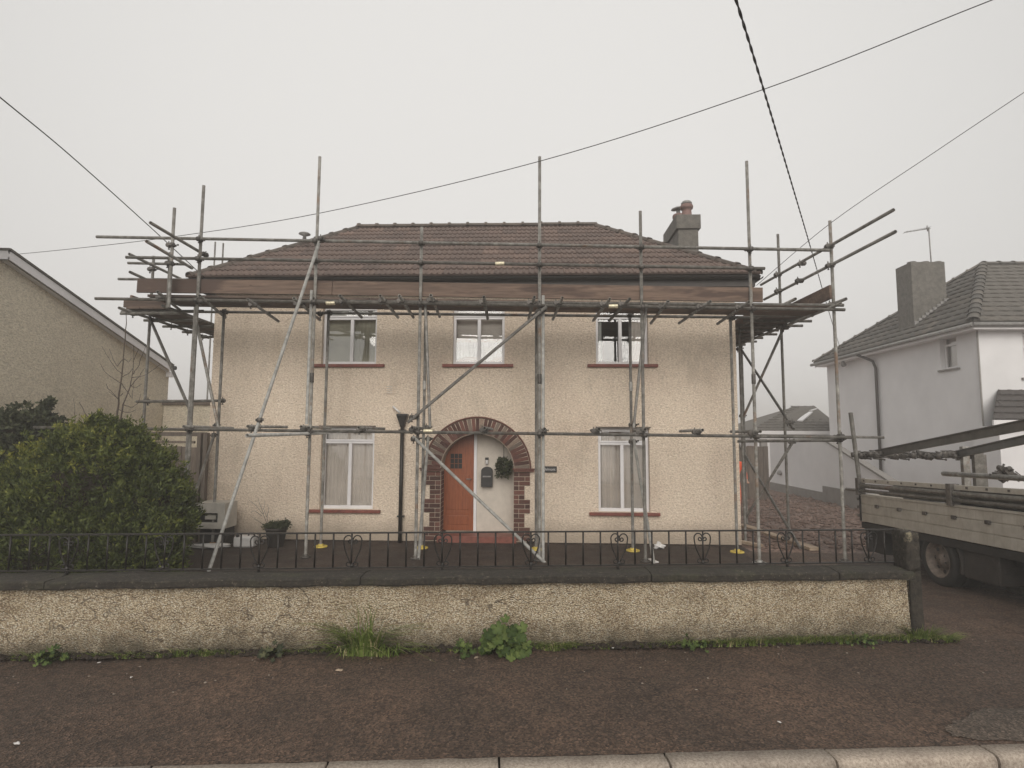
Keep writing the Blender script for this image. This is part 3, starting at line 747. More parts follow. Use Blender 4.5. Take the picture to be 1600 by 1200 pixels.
for k_, kd_, sx in (('W1', 'u', .02), ('W2', 'u', .0), ('W3', 'u', -.02), ('L1', 'l', .02), ('L3', 'l', -.02)): window(k_, kd_, sx)
for (pa, pb, py) in ((488, 600, 570), (691, 802, 570), (918, 1028.5, 571), (479, 593.5, 799), (921, 1032, 799)):
    xa, xb = px_x(pa, py, HY-.05), px_x(pb, py, HY-.05); z = px_z(569 if py < 700 else 796, 540)
    MB().box(xa, xb, HY-.06, HY+RV, z-.055, z-.003).build('sill', M['sill'], house, .006)
# lintel shadows over the lower windows: slim dark strips built in place of the shade
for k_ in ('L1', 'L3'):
    a, b, z0, z1 = OPW[k_]; MB().box(a-.04, b+.02, HY-.035, HY, z1-.005, z1+.018).build('lintel_shade_strip', M['fence'], house)
# downpipe with hopper
dp = MB(); X0 = px_x(627, 740, HY-.07)
dp.tube([(X0, HY-.07, GZ), (X0, HY-.07, px_z(665, 627, HY-.07))], .034, 12); dn = dp.build('downpipe', M['black_iron'], house)
hz = px_z(665, 627, HY-.07); hb = MB()
n = 0
rings = [(.035,.035,hz-.02),(.045,.045,hz+.03),(.09,.075,hz+.16),(.095,.08,hz+.175),(.095,.08,hz+.205)]
for (w, d, z) in rings: hb.v += [(X0-w, HY-.07-d*.8, z), (X0+w, HY-.07-d*.8, z), (X0+w, HY-.005, z), (X0-w, HY-.005, z)]
for i in range(len(rings)-1):
    for k in range(4): hb.face((i*4+k, i*4+(k+1) % 4, i*4+4+(k+1) % 4, i*4+4+k))
hb.face((0,3,2,1)); hb.face(tuple(len(hb.v)-4+k for k in range(4)))
hb.build('hopper', M['black_iron'], dn)
for py in (672, 807):
    z = px_z(py, 627, HY-.07); MB().box(X0-.06, X0+.06, HY-.09, HY, z-.012, z+.012).build('pipe_bracket', M['black_iron'], dn, .003)
MB().tube([atY(614, 635, HY-.05), atY(625, 645, HY-.08)], .018, 8).build('waste_pipe', M['white_plastic'], dn)
# air vent
vx, vz = px_x(609, 609), px_z(609, 609); v = MB()
v.box(vx-.065, vx+.065, HY-.012, HY, vz-.075, vz+.075)
vo = v.build('vent', M['roughcast'], house)
for i in range(4):
    z = vz-.055+i*.037; MB().box(vx-.052, vx+.052, HY-.02, HY-.012, z-.007, z+.007).build('vent_bar', M['porch_white'], vo)

# ---------------------------------------------------------------- roof
RY = 12.75; EX0, EX1, EY0, EY1, TZ = -6.12, 3.80, 9.74, 15.76, 4.50
rL = atY(560, 353, RY); rR = atY(930, 358, RY); RZ = (rL.z+rR.z)/2; RXL, RXR = rL.x, rR.x
roof = MB()
A, B_, C_, D_ = (EX0, EY0, TZ), (EX1, EY0, TZ), (EX1, EY1, TZ), (EX0, EY1, TZ); R1, R2 = (RXL, RY, RZ), (RXR, RY, RZ)
roof.quad(A, B_, R2, R1); roof.poly([B_, C_, R2]); roof.quad(C_, D_, R1, R2); roof.poly([D_, A, R1]); roof.quad(A, D_, C_, B_)
roof = roof.build('roof', M['tile'], house)
def tile_mesh(w, L, rolls, amp, m, seg=6):
    mb = MB(); n = rolls*seg
    for (y, zo) in ((0, 0.0), (L, -.028)):
        for i in range(n+1):
            x = -w/2+w*i/n; z = amp*max(0, math.sin(2*PI*(i/seg)))**.8 if amp else 0
            mb.v.append((x, y, z+.034+zo))
    for i in range(n): mb.face((i, i+1, n+1+i+1, n+1+i), amp > 0)
    k = len(mb.v)
    for i in range(n+1): x = -w/2+w*i/n; mb.v.append((x, .004, .002))
    for i in range(n): mb.face((k+i, k+i+1, i+1, i))
    mb.face((0, n+1, k)); mb.face((n, k+n, 2*n+1))
    return mb.mesh('tile', m)
def lay_tiles(parent, e0, e1, r0, r1, gauge, w, rolls, amp, mat, limit=300, name='tile'):
    """plane quad with eave e0-e1 and ridge r0-r1; single tiles up to the limit, the rest joined; tiles are cut along the hips"""
    e0, e1, r0, r1 = map(Vector, (e0, e1, r0, r1)); ex = (e1-e0).normalized(); nrm = ex.cross(r0-e0).normalized()
    if nrm.z < 0: nrm = -nrm
    up = nrm.cross(ex).normalized(); Ls = (r0-e0).dot(up); me = tile_mesh(w, gauge*1.12, rolls, amp, mat)
    R = Matrix((ex, up, nrm)).transposed().to_4x4(); spots = []
    for j in range(int(Ls/gauge)+1):
        s = j*gauge-.02
        if s > Ls-.06: break
        x = w/2-(w/2 if j % 2 and amp < .02 else 0)
        E = (e1-e0).length
        def lim(t): t = max(0, min(1, t)); return (r0-e0).dot(ex)*t, E+(r1-e1).dot(ex)*t
        while x < E+w:
            la, ra = lim(s/Ls); lb, rb = lim((s+gauge*1.12)/Ls); lo, hi = x-w/2, x+w/2
            if hi > la and lo < ra:
                cut = []
                if lo < lb and (r0-e0).dot(ex) > .05: cut.append((e0, r0, 1))
                if hi > rb and (r1-e1).dot(ex) < -.05: cut.append((e1, r1, -1))
                if (cut or (lo >= la-.02 and hi <= ra+.02)): spots.append((x, s, cut))
            x += w
    joined = MB(); single = 0
    for q, (x, s, cut) in enumerate(spots):
        p = e0+ex*x+up*s
        rr = R @ Matrix.Rotation(random.uniform(-.008, .008), 4, 'X'); rr.translation = p+nrm*(.004+random.uniform(0, .004)); m_ = me
        if cut:
            bm = bmesh.new(); bm.from_mesh(me); inv = rr.inverted()
            for (c0, c1, sg_) in cut:
                hn = nrm.cross(c1-c0).normalized()
                if hn.dot(ex)*sg_ < 0: hn = -hn
                bmesh.ops.bisect_plane(bm, geom=bm.verts[:]+bm.edges[:]+bm.faces[:], plane_co=inv @ c0, plane_no=inv.to_3x3() @ hn, clear_inner=True)
            if not bm.faces: bm.free(); continue
            m_ = bpy.data.meshes.new('tile'); bm.to_mesh(m_); bm.free(); m_.materials.append(mat)
        if single < limit:
            o = obj(name, m_, parent); o.matrix_local = rr; single += 1
        else:
            n0 = len(joined.v); joined.v += [tuple(rr @ v.co) for v in m_.vertices]
            for po in m_.polygons: joined.face(tuple(n0+i for i in po.vertices), po.use_smooth)
    if joined.f: joined.build('roof_tiles', mat, parent, kind='stuff')
    return len(spots)
nt = lay_tiles(roof, A, B_, R1, R2, .322, .30, 3, .022, M['tile'], 300)
lay_tiles(roof, B_, C_, R2, R2, .322, .30, 3, .022, M['tile'], 0); lay_tiles(roof, D_, A, R1, R1, .322, .30, 3, .022, M['tile'], 0)
print('TILES', nt)
def ridge_mesh(L, r, m):
    mb = MB(); n = 8
    for (y, s) in ((0, 1.28), (.055, 1.28), (.06, 1.0), (L+.03, .98)):
        for k in range(n+1): a = PI*k/n; mb.v.append((r*s*math.cos(a), y, r*s*.75*math.sin(a)))
    for j in range(3):
        for k in range(n): a = j*(n+1)+k; mb.face((a, a+1, a+n+2, a+n+1), True)
    return mb.mesh('ridge_tile', m)
def lay_ridge(parent, a, b, r, m, L=.42):
    a, b = Vector(a), Vector(b); d = (b-a); N = max(1, round(d.length/L)); d /= N; me = ridge_mesh(d.length, r, m)
    y = d.normalized(); x = y.cross(Vector((0,0,1))).normalized(); z = x.cross(y); R = Matrix((x, y, z)).transposed().to_4x4()
    for i in range(N):
        o = obj('ridge_tile', me, parent); T = R.copy(); T.translation = a+d*i+Vector((0,0,.01+random.uniform(0,.006))); o.matrix_local = T
lay_ridge(roof, R1, R2, .11, M['ridge']); [lay_ridge(roof, q, e, .085, M['ridge']) for q, e in ((A, R1), (B_, R2), (C_, R2), (D_, R1))]
f = MB(); FY = EY0+.05
f.box(EX0+.05, EX1-.05, FY, FY+.025, EZ-.12, TZ-.01); f.box(EX0+.05, EX1-.05, EY1-.07, EY1-.05, EZ-.12, TZ-.01)
f.box(EX0+.05, EX0+.07, FY+.027, EY1-.072, EZ-.12, TZ-.01); f.box(EX1-.07, EX1-.05, FY+.027, EY1-.072, EZ-.12, TZ-.01)
f.build('fascia', M['fascia'], house)
MB().box(EX0+.072, EX1-.072, FY+.027, EY1-.074, EZ-.10, EZ-.085).build('soffit', M['fascia'], house)
g = MB()
for (pa, pb) in (((EX0, EY0-.015), (EX1, EY0-.015)), ((EX0-.02, EY0), (EX0-.02, EY1)), ((EX1+.02, EY0), (EX1+.02, EY1))):
    a, b = Vector((*pa, TZ-.035)), Vector((*pb, TZ-.035)); d = (b-a).normalized(); x = d.cross(Vector((0,0,1)))
    n0 = len(g.v); n = 8
    for p in (a, b):
        for k in range(n+1): t = PI*k/n; g.v.append(tuple(p+x*(.055*math.cos(t))-Vector((0,0,1))*(.055*math.sin(t))))
    for k in range(n): g.face((n0+k, n0+k+1, n0+n+2+k, n0+n+1+k), True)
g.build('gutter', M['black_iron'], house)
# chimney at the right end
cy = 13.0; cxa, cxb = atY(1060, 380, cy).x, atY(1093, 380, cy).x; ztop = atY(1075, 336, cy).z; zsh = atY(1075, 358, cy).z
chm = MB(); chm.box(cxa, cxb-.02, cy, cy+1.25, GZ, zsh); ch_ = chm.build('chimney', M['concrete'], roof, .01)
MB().box(cxa-.05, cxb+.03, cy-.05, cy+1.3, zsh+.001, ztop).build('chimney_head', M['concrete'], roof, .012)
def pot(x, y, z, h, r, m=M['clay']):
    return MB().lathe((x, y, z), [(r*1.15,0),(r*1.0,.04),(r*.88,h*.5),(r*.86,h*.68),(r*1.12,h*.72),(r*1.2,h*.8),(r*1.2,h*.9),(r*1.05,h)], 16).build('chimney_pot', m, roof)
pA = atY(1073, 337, cy+.3); p1 = pot(pA.x, cy+.3, ztop, .36, .125)
pB = atY(1060, 337, cy+.9); p2 = pot(pB.x, cy+.9, ztop, .36, .12)
MB().lathe((pB.x, cy+.9, ztop+.36), [(.05,0),(.05,.16)], 8).build('cowl_stem', M['lead'], p2)
MB().lathe((pB.x, cy+.9, ztop+.50), [(.175,0),(.16,.03),(.06,.06),(.01,.07)], 18, ax=(-.12,-.1,1)).build('cowl', M['lead'], p2)
MB().lathe((pA.x, cy+.3, ztop+.37), [(.12,0),(.13,.03),(.10,.07),(.02,.10)], 14).build('cowl', M['lead'], p1)
# small grey lead cowl on the left hip
q = atY(476, 366, 11.2); MB().lathe(q, [(.05,-.16),(.03,-.04),(.12,.0),(.10,.02),(.02,.04)], 14).build('roof_vent', M['lead'], roof)

# ---------------------------------------------------------------- things on the front wall
# sign
sx0, sx1 = px_x(847.5, 733), px_x(870, 733); sz0, sz1 = px_z(738, 858), px_z(728.5, 858)
sg = MB().box(sx0, sx1, HY-.022, HY-.002, sz0, sz1).build('house_sign', M['black_plastic'], None, .002)
tag(sg, 'small black house name plate with white lettering right of the arch', 'sign')
def lettering(body, size, parent, loc, rot, scale, mat):
    fc = bpy.data.curves.new('lettering', 'FONT'); fc.body = body; fc.size = size; fc.align_x = 'CENTER'; fc.align_y = 'CENTER'; fc.extrude = .0008
    fo = bpy.data.objects.new('tmp', fc); COL.objects.link(fo); bpy.context.view_layer.update()
    me = bpy.data.meshes.new_from_object(fo.evaluated_get(bpy.context.evaluated_depsgraph_get())); bpy.data.objects.remove(fo)
    me.materials.clear(); me.materials.append(mat); o = obj('lettering', me, parent); o.location = loc; o.rotation_euler = rot; o.scale = scale; return o
lettering('Belmont', .085, sg, ((sx0+sx1)/2, HY-.0235, (sz0+sz1)/2), (PI/2, 0, 0), (.68, .8, 1), M['white_plastic'])
# letter box on the porch wall
BY = HY+PD
bx0, bx1 = atY(752.5, 745, BY).x, atY(770, 745, BY).x; bz0, bz1 = atY(760, 760, BY).z, atY(760, 729, BY).z
t = thing('letter_box', 'black arched letter box on the porch wall beside the door', 'letter box', ((bx0+bx1)/2, BY, bz0))
mb = MB(); P = [(bx0, bz0), (bx1, bz0)]+[((bx0+bx1)/2+(bx1-bx0)/2*math.cos(PI*k/10), bz1-.07+.07*math.sin(PI*k/10)) for k in range(11)]
n = len(P); mb.v += [(x, BY-.10, z) for x, z in P]+[(x, BY-.002, z) for x, z in P]
mb.face(tuple(range(n))[::-1]); mb.face(tuple(range(n, 2*n)))
for i in range(n): mb.face((i, (i+1) % n, n+(i+1) % n, n+i))
mb.build('body', M['black_plastic'], t, .003)
MB().box(bx0+.03, bx1-.03, BY-.112, BY-.101, bz0+.17, bz0+.195).build('flap', M['lead'], t, .003)
lxp = atY(761, 720, BY)
t = thing('porch_lamp', 'small porch lantern with a black top and pale glass above the letter box', 'lamp', (lxp.x, BY, lxp.z))
MB().box(lxp.x-.03, lxp.x+.03, BY-.07, BY-.002, lxp.z+.02, lxp.z+.06).build('hood', M['black_plastic'], t, .004)
MB().lathe((lxp.x, BY-.04, lxp.z-.06), [(.018,0),(.026,.01),(.026,.075),(.02,.08)], 12).build('lamp_glass', M['white_plastic'], t)
# electricity/gas meter box at the left corner
a, b = atY(303.5, 826, 9.45), atY(352, 786, 9.45)
t = thing('meter_cabinet', 'weathered white meter cabinet with a recessed window at the left house corner', 'cabinet', (a.x, 9.45, GZ))
x0, x1, z0, z1 = a.x, b.x, a.z, b.z; y0 = 9.45; y1 = 9.85; xm = x0+(x1-x0)*.76
mb = MB(); wz0, wz1 = z0+(z1-z0)*.22, z0+(z1-z0)*.60
mb.box(x0, x1, y0+.1, y1, z0, z1); 
mb.box(x0, x0+.02, y0, y0+.098, z0, z1); mb.box(xm, x1, y0, y0+.098, z0, z1); mb.box(x0+.021, xm-.001, y0, y0+.098, z0, wz0); mb.box(x0+.021, xm-.001, y0, y0+.098, wz1, z1)
mb.build('cabinet_body', M['meter'], t, .004)
MB().box(x0+.022, xm-.002, y0+.085, y0+.097, wz0+.001, wz1-.001).build('recess', M['dark'], t)
MB().box(x0+.14, xm-.06, y0+.05, y0+.083, wz0+.05, wz1-.03).build('meter', M['meter'], t, .004)
MB().box(x0+.03, x1-.03, y0+.12, y1, GZ, z0-.002).build('stand', M['under'], t)
# ================================================================ SCAFFOLDING
YF, YR = 8.75, 9.55
sc = thing('scaffolding', 'galvanised tube scaffolding with a boarded platform wrapped round the cream house', 'scaffolding', (0, YF, GZ))
R_ = .0242
def tube(name, a, b, mat='galv', hollow=True, r=R_, n=10, parent=sc, label=None):
    mb = MB(); mb.tube([a, b], r, n, hollow=hollow); return mb.build(name, M[mat], parent, label=label)
def coupler_mesh(var=0):
    mb = MB()
    mb.lathe((0,0,-.032), [(.030,0),(.036,.004),(.036,.060),(.030,.064)], 10)
    mb.lathe((-.032,.055,0), [(.030,0),(.036,.004),(.036,.060),(.030,.064)], 10, ax=(1,0,0))
    mb.box(-.02, .02, .015, .045, -.02, .02)
    for s in (-1, 1):
        mb.bar((s*.045, -.03, .0), (s*.045, .045, .0), .012, .03)
    mb.tube([(.046,-.055,.012), (.046,.03,.012)], .008, 6); mb.tube([(.0,.055,-.055), (.0,.055,.062)], .008, 6)
    mb.lathe((.046,-.062,.012), [(.014,0),(.014,.014)], 6, ax=(0,1,0)); mb.lathe((0,.055,-.066), [(.014,0),(.014,.014)], 6)
    return mb.mesh('coupler', M['coupler'])
CM = coupler_mesh()
def coupler(p, az=0, flip=False):
    o = obj('coupler', CM, sc); o.location = p; o.scale = (1.06, 1.06, 1.06)
    o.rotation_euler = (random.uniform(-.08,.08), PI if flip else 0, az+random.uniform(-.12,.12)); return o
def vert(px, py, Y, ztop, zbot=GZ, mat='galv', lean=0, name='standard'):
    p = atY(px, py, Y); return (tube(name, (p.x+lean, Y, ztop), (p.x, Y, zbot), mat), p.x)[1]
def zat(px, py, Y): return atY(px, py, Y).z
# --- front standards (px, py where the tube is sighted, top py)
fronts = []
for px, py, tp, tpx, mt in ((306,520,290,316,'galv'), (488.5,560,245,497,'galv'), (654,620,355,659,'galv'), (843,560,245,842.5,'galv'), (1004.5,600,330,999,'galv'), (1176.5,560,252,1166,'galv')):
    zt_ = zat(tpx, tp, YF); x = vert(px, py, YF, zt_, mat=mt); fronts.append(x)
FX = fronts
# lower lengths lapped beside the standards
tube('standard', (FX[0]-.06, YF+.05, 3.75), (FX[0]-.075, YF+.05, GZ)); tube('standard', (FX[3]+.055, YF-.0, 3.9), (FX[3]+.055, YF, GZ), 'pale_galv')
tube('standard', (FX[1]-.052, YF-.01, 4.0), (FX[1]-.052, YF-.01, 1.9), 'pale_galv')
# --- rear standards with base plates
rears = []
for px, py, mt in ((346.5,560,'galv'), (511,560,'galv'), (664,560,'galv'), (838,600,'galv'), (985,560,'galv'), (1144.8,620,'galv')):
    x = vert(px, py, YR, 3.86, GZ+.03, mt); rears.append(x)
# right return: outer line of standards
DX, DY = 4.60, 8.93; EXs, EYs = 4.46, 10.5; FXs, FYs = 4.40, 12.35
zD = atY(1295, 345, DY).z; zE = atY(1214, 366, EYs).z
tube('standard', (DX, DY, zD), (DX, DY, GZ)); tube('standard', (EXs, EYs, zE), (EXs, EYs, GZ)); tube('standard', (FXs, FYs, 3.8), (FXs, FYs, GZ)); tube('standard', (FXs-.13, FYs+.05, 3.8), (FXs-.13, FYs+.05, GZ)); tube('standard', (3.78, FYs+.1, 3.8), (3.78, FYs+.1, GZ))
tube('standard', (3.74, 10.6, 3.8), (3.74, 10.6, GZ))
# left return
pC = atY(233, 520, 9.9); zC = atY(240, 400, 9.9).z
tube('standard', (pC.x, 9.9, zC), (pC.x, 9.9, GZ)); tube('standard', (pC.x, 12.2, 3.9), (pC.x, 12.2, GZ)); tube('standard', (-6.1, 12.2, 3.9), (-6.1, 12.2, GZ))
pB = atY(270, 372, 8.6); zB = atY(275, 325, 8.6).z
tube('standard', (pB.x, 8.6, zB), (pB.x, 8.6, 3.7)); tube('standard', (pB.x-.06, 8.66, 4.6), (pB.x-.06, 8.66, 3.7))
# two standards seen over the back of the roof
for px, py in ((336.5,378), (349,380)):
    p = atY(px, py, 16.6); tube('standard', (p.x, 16.6, p.z), (p.x, 16.6, GZ))
# --- base plates and sole pads
def pad(x, y, m='yellow', r=.11):
    o = MB().lathe((x, y, GZ), [(r,0),(r,.018),(r*.82,.026),(r*.80,.014),(r*.35,.014),(.045,.05),(.03,.052)], 14).build('sole_pad', M[m], sc); return o
for i, x in enumerate(rears): pad(x, YR, 'orange_pad' if i == 0 else 'yellow')
for x in FX[1:]: pad(x, YF, 'coupler', .075)
pad(DX, DY, 'coupler', .09); pad(EXs, EYs, 'coupler', .08); pad(FXs, FYs, 'coupler', .08)
pad(FX[5], YF, 'pale_galv', .10)
# --- ledgers and guard rails along the front (y const, ends sighted)
def hor(name, pa, pb, Y, mat='galv', Y2=None, **k):
    a = atY(*pa, Y); b = atY(*pb, Y if Y2 is None else Y2); tube(name, a, b, mat, **k); return a, b
def rail_z(pa, pb, Y, x):
    a = atY(*pa, Y); b = atY(*pb, Y); return a.z+(b.z-a.z)*(x-a.x)/(b.x-a.x)
G1 = ((151,370), (1296,391)); G2 = ((197,402), (1195,419.5)); LD = ((149,466.5), (1320,484)); LR = ((197,486), (1180,496)); LO = ((53,668), (1330,683.5))
for nm, (pa, pb) in (('guard_rail', G1), ('guard_rail', G2), ('ledger', LD), ('ledger', LO)):
    hor(nm, pa, pb, YF-.052)
    for x in FX: coupler((x, YF, rail_z(pa, pb, YF-.052, x)), PI, nm == 'ledger')
hor('ledger', *LR, YR+.052)
LD2 = ((480,470), (1318,477)); hor('ledger', *LD2, YF+.05)
for x in rears: coupler((x, YR, rail_z(*LR, YR+.05, x)), 0)
hor('ledger', (190,487), (318,486), 9.4)
# lower level: extra tube towards the drive and short tubes
hor('ledger', (1152,689.5), (1317,688), YR-.1, Y2=DY+.05); hor('ledger', (1136,680), (1381,683.5), 10.45)
coupler((DX, DY, zat(1316, 687, DY)), 0); coupler((DX, DY, zat(1316, 682, DY)), PI)
# transoms at the lower lift
for px in (287,387,470,560,644,757,851,936,1008,1098,1188):
    a = atY(px, 666+(px-287)*.0085, YF-.28); a.z += random.uniform(-.01, .012); b = Vector((a.x+random.uniform(-.04,.04), YR+.28, a.z+random.uniform(-.01,.01)))
    tube('transom', a, b); coupler((a.x+.0, YF-.052, a.z-.03), PI/2)
# transoms under the platform: sighted front end and rear end
TRP = ((387,468,435), (459,466,500), (531,462,565), (594,462,622), (624,462,646), (673,461,687), (756,464,762), (835,464,826), (879,465,864), (953,467,927), (984,467,952), (1044,471,1017), (1110,471,1061), (1170,472,1121), (246,456,288), (312,462,352))
for px, py, qx in TRP:
    a = atY(px, py, YF-.36); b = atY(qx, py+34, 9.75); zz = (a.z+b.z)/2
    tube('transom', (a.x, a.y, a.z), (b.x, 9.75, b.z)); 
    coupler(((a.x*.7+b.x*.3), YF-.05, a.z*.8+b.z*.2+.0), PI/2)
# --- braces
def brace(pa, Ya, pb, Yb, mat='galv', name='brace', **k):
    a, b = atY(*pa, Ya), atY(*pb, Yb); tube(name, a, b, mat, **k); return a, b
brace((854,479), YF-.10, (637,660), YF-.10, 'galv'); brace((645,682), YF-.10, (853,881), YF-.10, 'pale_galv')
for q in ((846,486),(647,652),(650,686)): coupler(atY(*q, YF-.07), .8)
p0 = atY(502, 369, YF-.1)
# raker footed on the tarmac behind the wall
p1 = atZ(326, 893, GZ)
tube('raker', p0, p1, 'pale_galv')
rk = p0.lerp(p1, .60)
pr = atY(398, 678, rk.y)
a = atY(386, 680.5, 6.75); b = atY(512, 676.5, YR-.05); tube('ledger', a, b, 'pale_galv'); coupler(p0.lerp(p1, .585), .3); coupler(atY(480, 677, YF-.1), .3); coupler(p0+Vector((0,.03,-.05)), PI)
brace((664.5,474), YF, (672,667), YR, 'galv'); brace((669,684), YR-.06, (653,884), YF-.06, 'pale_galv')
brace((1010,476), YF, (990,668), YR-.05, 'galv'); brace((990,686), YR-.06, (1022,881), YF-.06, 'pale_galv')
brace((308,508), YF+.05, (341,667), YR-.05); brace((335,679), YR-.06, (299,790), YF-.3)
brace((234,497), 9.85, (297,641), 8.85)
for q, Y in (((668,668),YR), ((990,664),YR), ((338,665),YR), ((334,680),YR), ((670,686),YR), ((990,690),YR)): coupler(atY(*q, Y), .5)
# bracing of the right return, in the plane of its outer standards
def bx(pa, pb, X=4.40):
    a, b = atX(*pa, X), atX(*pb, X); tube('brace', a, b)
bx((1228,505), (1160,655)); bx((1155,541), (1240,671)); bx((1241,687), (1166,808)); bx((1147,682), (1251,857))
for q in ((1229,512), (1157,545), (1236,660), (1240,690), (1162,650)): coupler(atX(*q, 4.42), 1.2)
# --- return rails
def railline(a, b, name='guard_rail'): tube(name, a, b)
a1, b1 = atZ(1390,328,4.7), atZ(1185,445,4.7); a2, b2 = atZ(1393,362,4.4), atZ(1190,468,4.4)
ext = lambda a, b, k: b+(b-a)*k
railline(a1+Vector((.05,0,0)), b1+Vector((.05,0,0))); railline(a2+Vector((.05,0,0)), b2+Vector((.05,0,0)))
for (x, y) in ((DX, DY), (EXs, EYs)):
    coupler((x, y, 4.7), PI/2); coupler((x, y, 4.4), PI/2)
for y in (9.75,): coupler((4.55, y, 4.68), PI/2); coupler((4.5, y, 4.38), PI/2)
a, b = atZ(1322,467,3.80), (4.36, 12.9, 3.80); tube('ledger', a, b); coupler((DX, DY, 3.78), PI/2); coupler((EXs, EYs, 3.74), PI/2); coupler((FXs, FYs, 3.74), PI/2)
tube('ledger', atZ(1243,467,3.80), (3.72, 12.9, 3.78)); tube('ledger', (4.48, 8.5, 3.70), (4.34, 12.85, 3.70)); tube('guard_rail', (3.55, 10.2, 1.75), (3.6, 12.8, 1.75))
for i in range(9):
    y = 9.15+i*.44; tube('transom', (3.62, y, 3.745), (4.62+random.uniform(-.08,.22), y+random.uniform(-.02,.02), 3.745))
for z in (4.7, 4.4):
    a, b = (atZ(235,348,z), atZ(318,397,z)) if z > 4.5 else (atZ(229,377,z), atZ(300,419,z)); tube('guard_rail', a, b)
    coupler((pB.x, 8.6, z), PI/2)
    a, b = (atZ(202,397,z), atZ(283,436,z)) if z > 4.5 else (atZ(203,425,z), atZ(262,452,z)); tube('guard_rail', a, b)
    coupler((pC.x, 9.9, z), PI/2)
coupler(atZ(318, 397, 4.7), 0)
tube('guard_rail', atY(200, 411, 9.95), atY(290, 413, 9.95)); tube('guard_rail', atY(185, 436, 9.95), atY(290, 437, 9.95))
tube('ledger', atY(213, 627.5, 9.6), atY(352, 626, 9.6)); coupler(atY(345, 626, 9.6), 0); coupler(atY(228, 627, 9.7), 0)
a, b = atZ(186,481,3.8), atZ(326,528,3.8); tube('ledger', a, b); 
tube('ledger', (-6.0, 8.9, 3.8), (-6.12, 12.6, 3.8))
for i in range(6):
    y = 9.3+i*.58; tube('transom', (-6.98+random.uniform(-.05,.03), y, 3.76), (-5.95, y, 3.76))
for i in range(5):
    p = Vector(a).lerp(Vector(b), .15+.2*i); coupler(p, PI/2)
# bright sleeve couplers joining tubes end to end
for (px, py, Y) in ((781,412,YF-.052), (516.5,473.5,YF-.052), (958,478.5,YF-.052), (669,673.5,YF-.052)):
    p = atY(px, py, Y); MB().tube([p-Vector((.07,0,0)), p+Vector((.07,0,0))], .031, 12).build('sleeve', M['sleeve'], sc, .003)
for (x, z) in ((FX[1], atY(480,590,YF).z), (FX[3], zat(844,592,YF)), (FX[5], zat(1178,592,YF)), (rears[2], zat(664,602,YR)), (rears[4], zat(986,604,YR))):
    Y = YF if x in FX else YR
    MB().tube([(x,Y,z-.075),(x,Y,z+.075)], .031, 12).build('sleeve', M['coupler' if Y == YF else 'pale_galv'], sc, .003)
# --- platform boards
def board(a, b, w=.222, h=.038, m='board', name='scaffold_board', up=(0,0,1)):
    mb = MB(); mb.bar(a, b, w, h, up); return mb.build(name, M[m], sc, .004)
zL = rail_z(*LD, YF, -5)+.09; 
def zp(x): return rail_z(*LD, YF-.05, x)+.075
for r in range(3):
    y = YF+.145+r*.234; x = -6.15+random.uniform(-.1,.1)
    end = 4.5
    while x < end-.05:
        L = 3.6+random.uniform(-.4,.2); e = min(x+L, end); board((x, y, zp(x)+random.uniform(0,.008)), (e-.01, y+random.uniform(-.008,.008), zp(e)+random.uniform(0,.008))); x = e
for r in range(4):
    x = 3.68+r*.232; board((x, 9.66, 3.80), (x+random.uniform(-.02,.02), 12.75, 3.80+random.uniform(0,.01)))
for r in range(3):
    x = -6.78+r*.232; board((x-.0, 9.3, 3.86), (x-.06, 12.6, 3.86+random.uniform(0,.01)))
# toe boards on edge
tb = ((215,446.5), (520,450), (845,455.5), (1192,461)); e = [atY(*p, YF+.05) for p in tb]
for i, (p, q) in enumerate(zip(e, e[1:])): board(p, q-Vector((.006,0,0)), .225, .038, 'board', 'toe_board', (0,1,0))
p, q = atX(1298, 458, 4.50), Vector((4.36, 12.5, 3.93)); p.z = 3.95; board(p, q, .215, .038, 'board', 'toe_board', (1,0,0))
board((-6.86, 9.35, 3.99), (-6.98, 12.4, 3.99), .20, .038, 'board', 'toe_board', (1,0,0)); board((-6.9, 12.5, 3.99), (-5.9, 12.5, 3.99), .20, .038, 'board', 'toe_board', (0,1,0))
board((-6.95, 9.32, 3.93), (-6.2, 9.32, 3.93), .12, .038, 'board', 'toe_board', (0,1,0))
# small struts from ledger to rear ledger near the corners (left end seen at 460-500)
coupler(atY(500, 490, YR), .2); coupler(atY(1145, 497, YR), .2)
# ================================================================ NEIGHBOURS
# left bungalow: its gable wall faces the road
BX = -8.9
v1, v0 = atX(260, 571, BX), atX(2, 392, BX)
nb = thing('pebbledash_bungalow', 'grey cream pebbledashed gable wall with a white bargeboard left of the scaffolded house', 'house', (BX, 10, GZ))
yc = atX(262, 620, BX).y; sl = (v1.z-v0.z)/(v1.y-v0.y); RYd = v0.y; yn = 2*RYd-yc
def vz(y): return v0.z+sl*abs(y-RYd)
MB().poly([(BX, yc, GZ-.05), (BX, yn, GZ-.05), (BX, yn, vz(yn)-.05), (BX, RYd, vz(RYd)-.05), (BX, yc, vz(yc)-.05)]).build('wall', M['roughcast_left'], nb, label='gable wall')
MB().quad((BX, yc, GZ-.05), (BX-9, yc, GZ-.05), (BX-9, yc, vz(yc)-.05), (BX, yc, vz(yc)-.05)).build('wall', M['roughcast_left'], nb)
MB().quad((BX-9, yn, GZ-.05), (BX, yn, GZ-.05), (BX, yn, vz(yn)-.05), (BX-9, yn, vz(yn)-.05)).build('wall', M['roughcast_left'], nb)
BXo = BX+.14
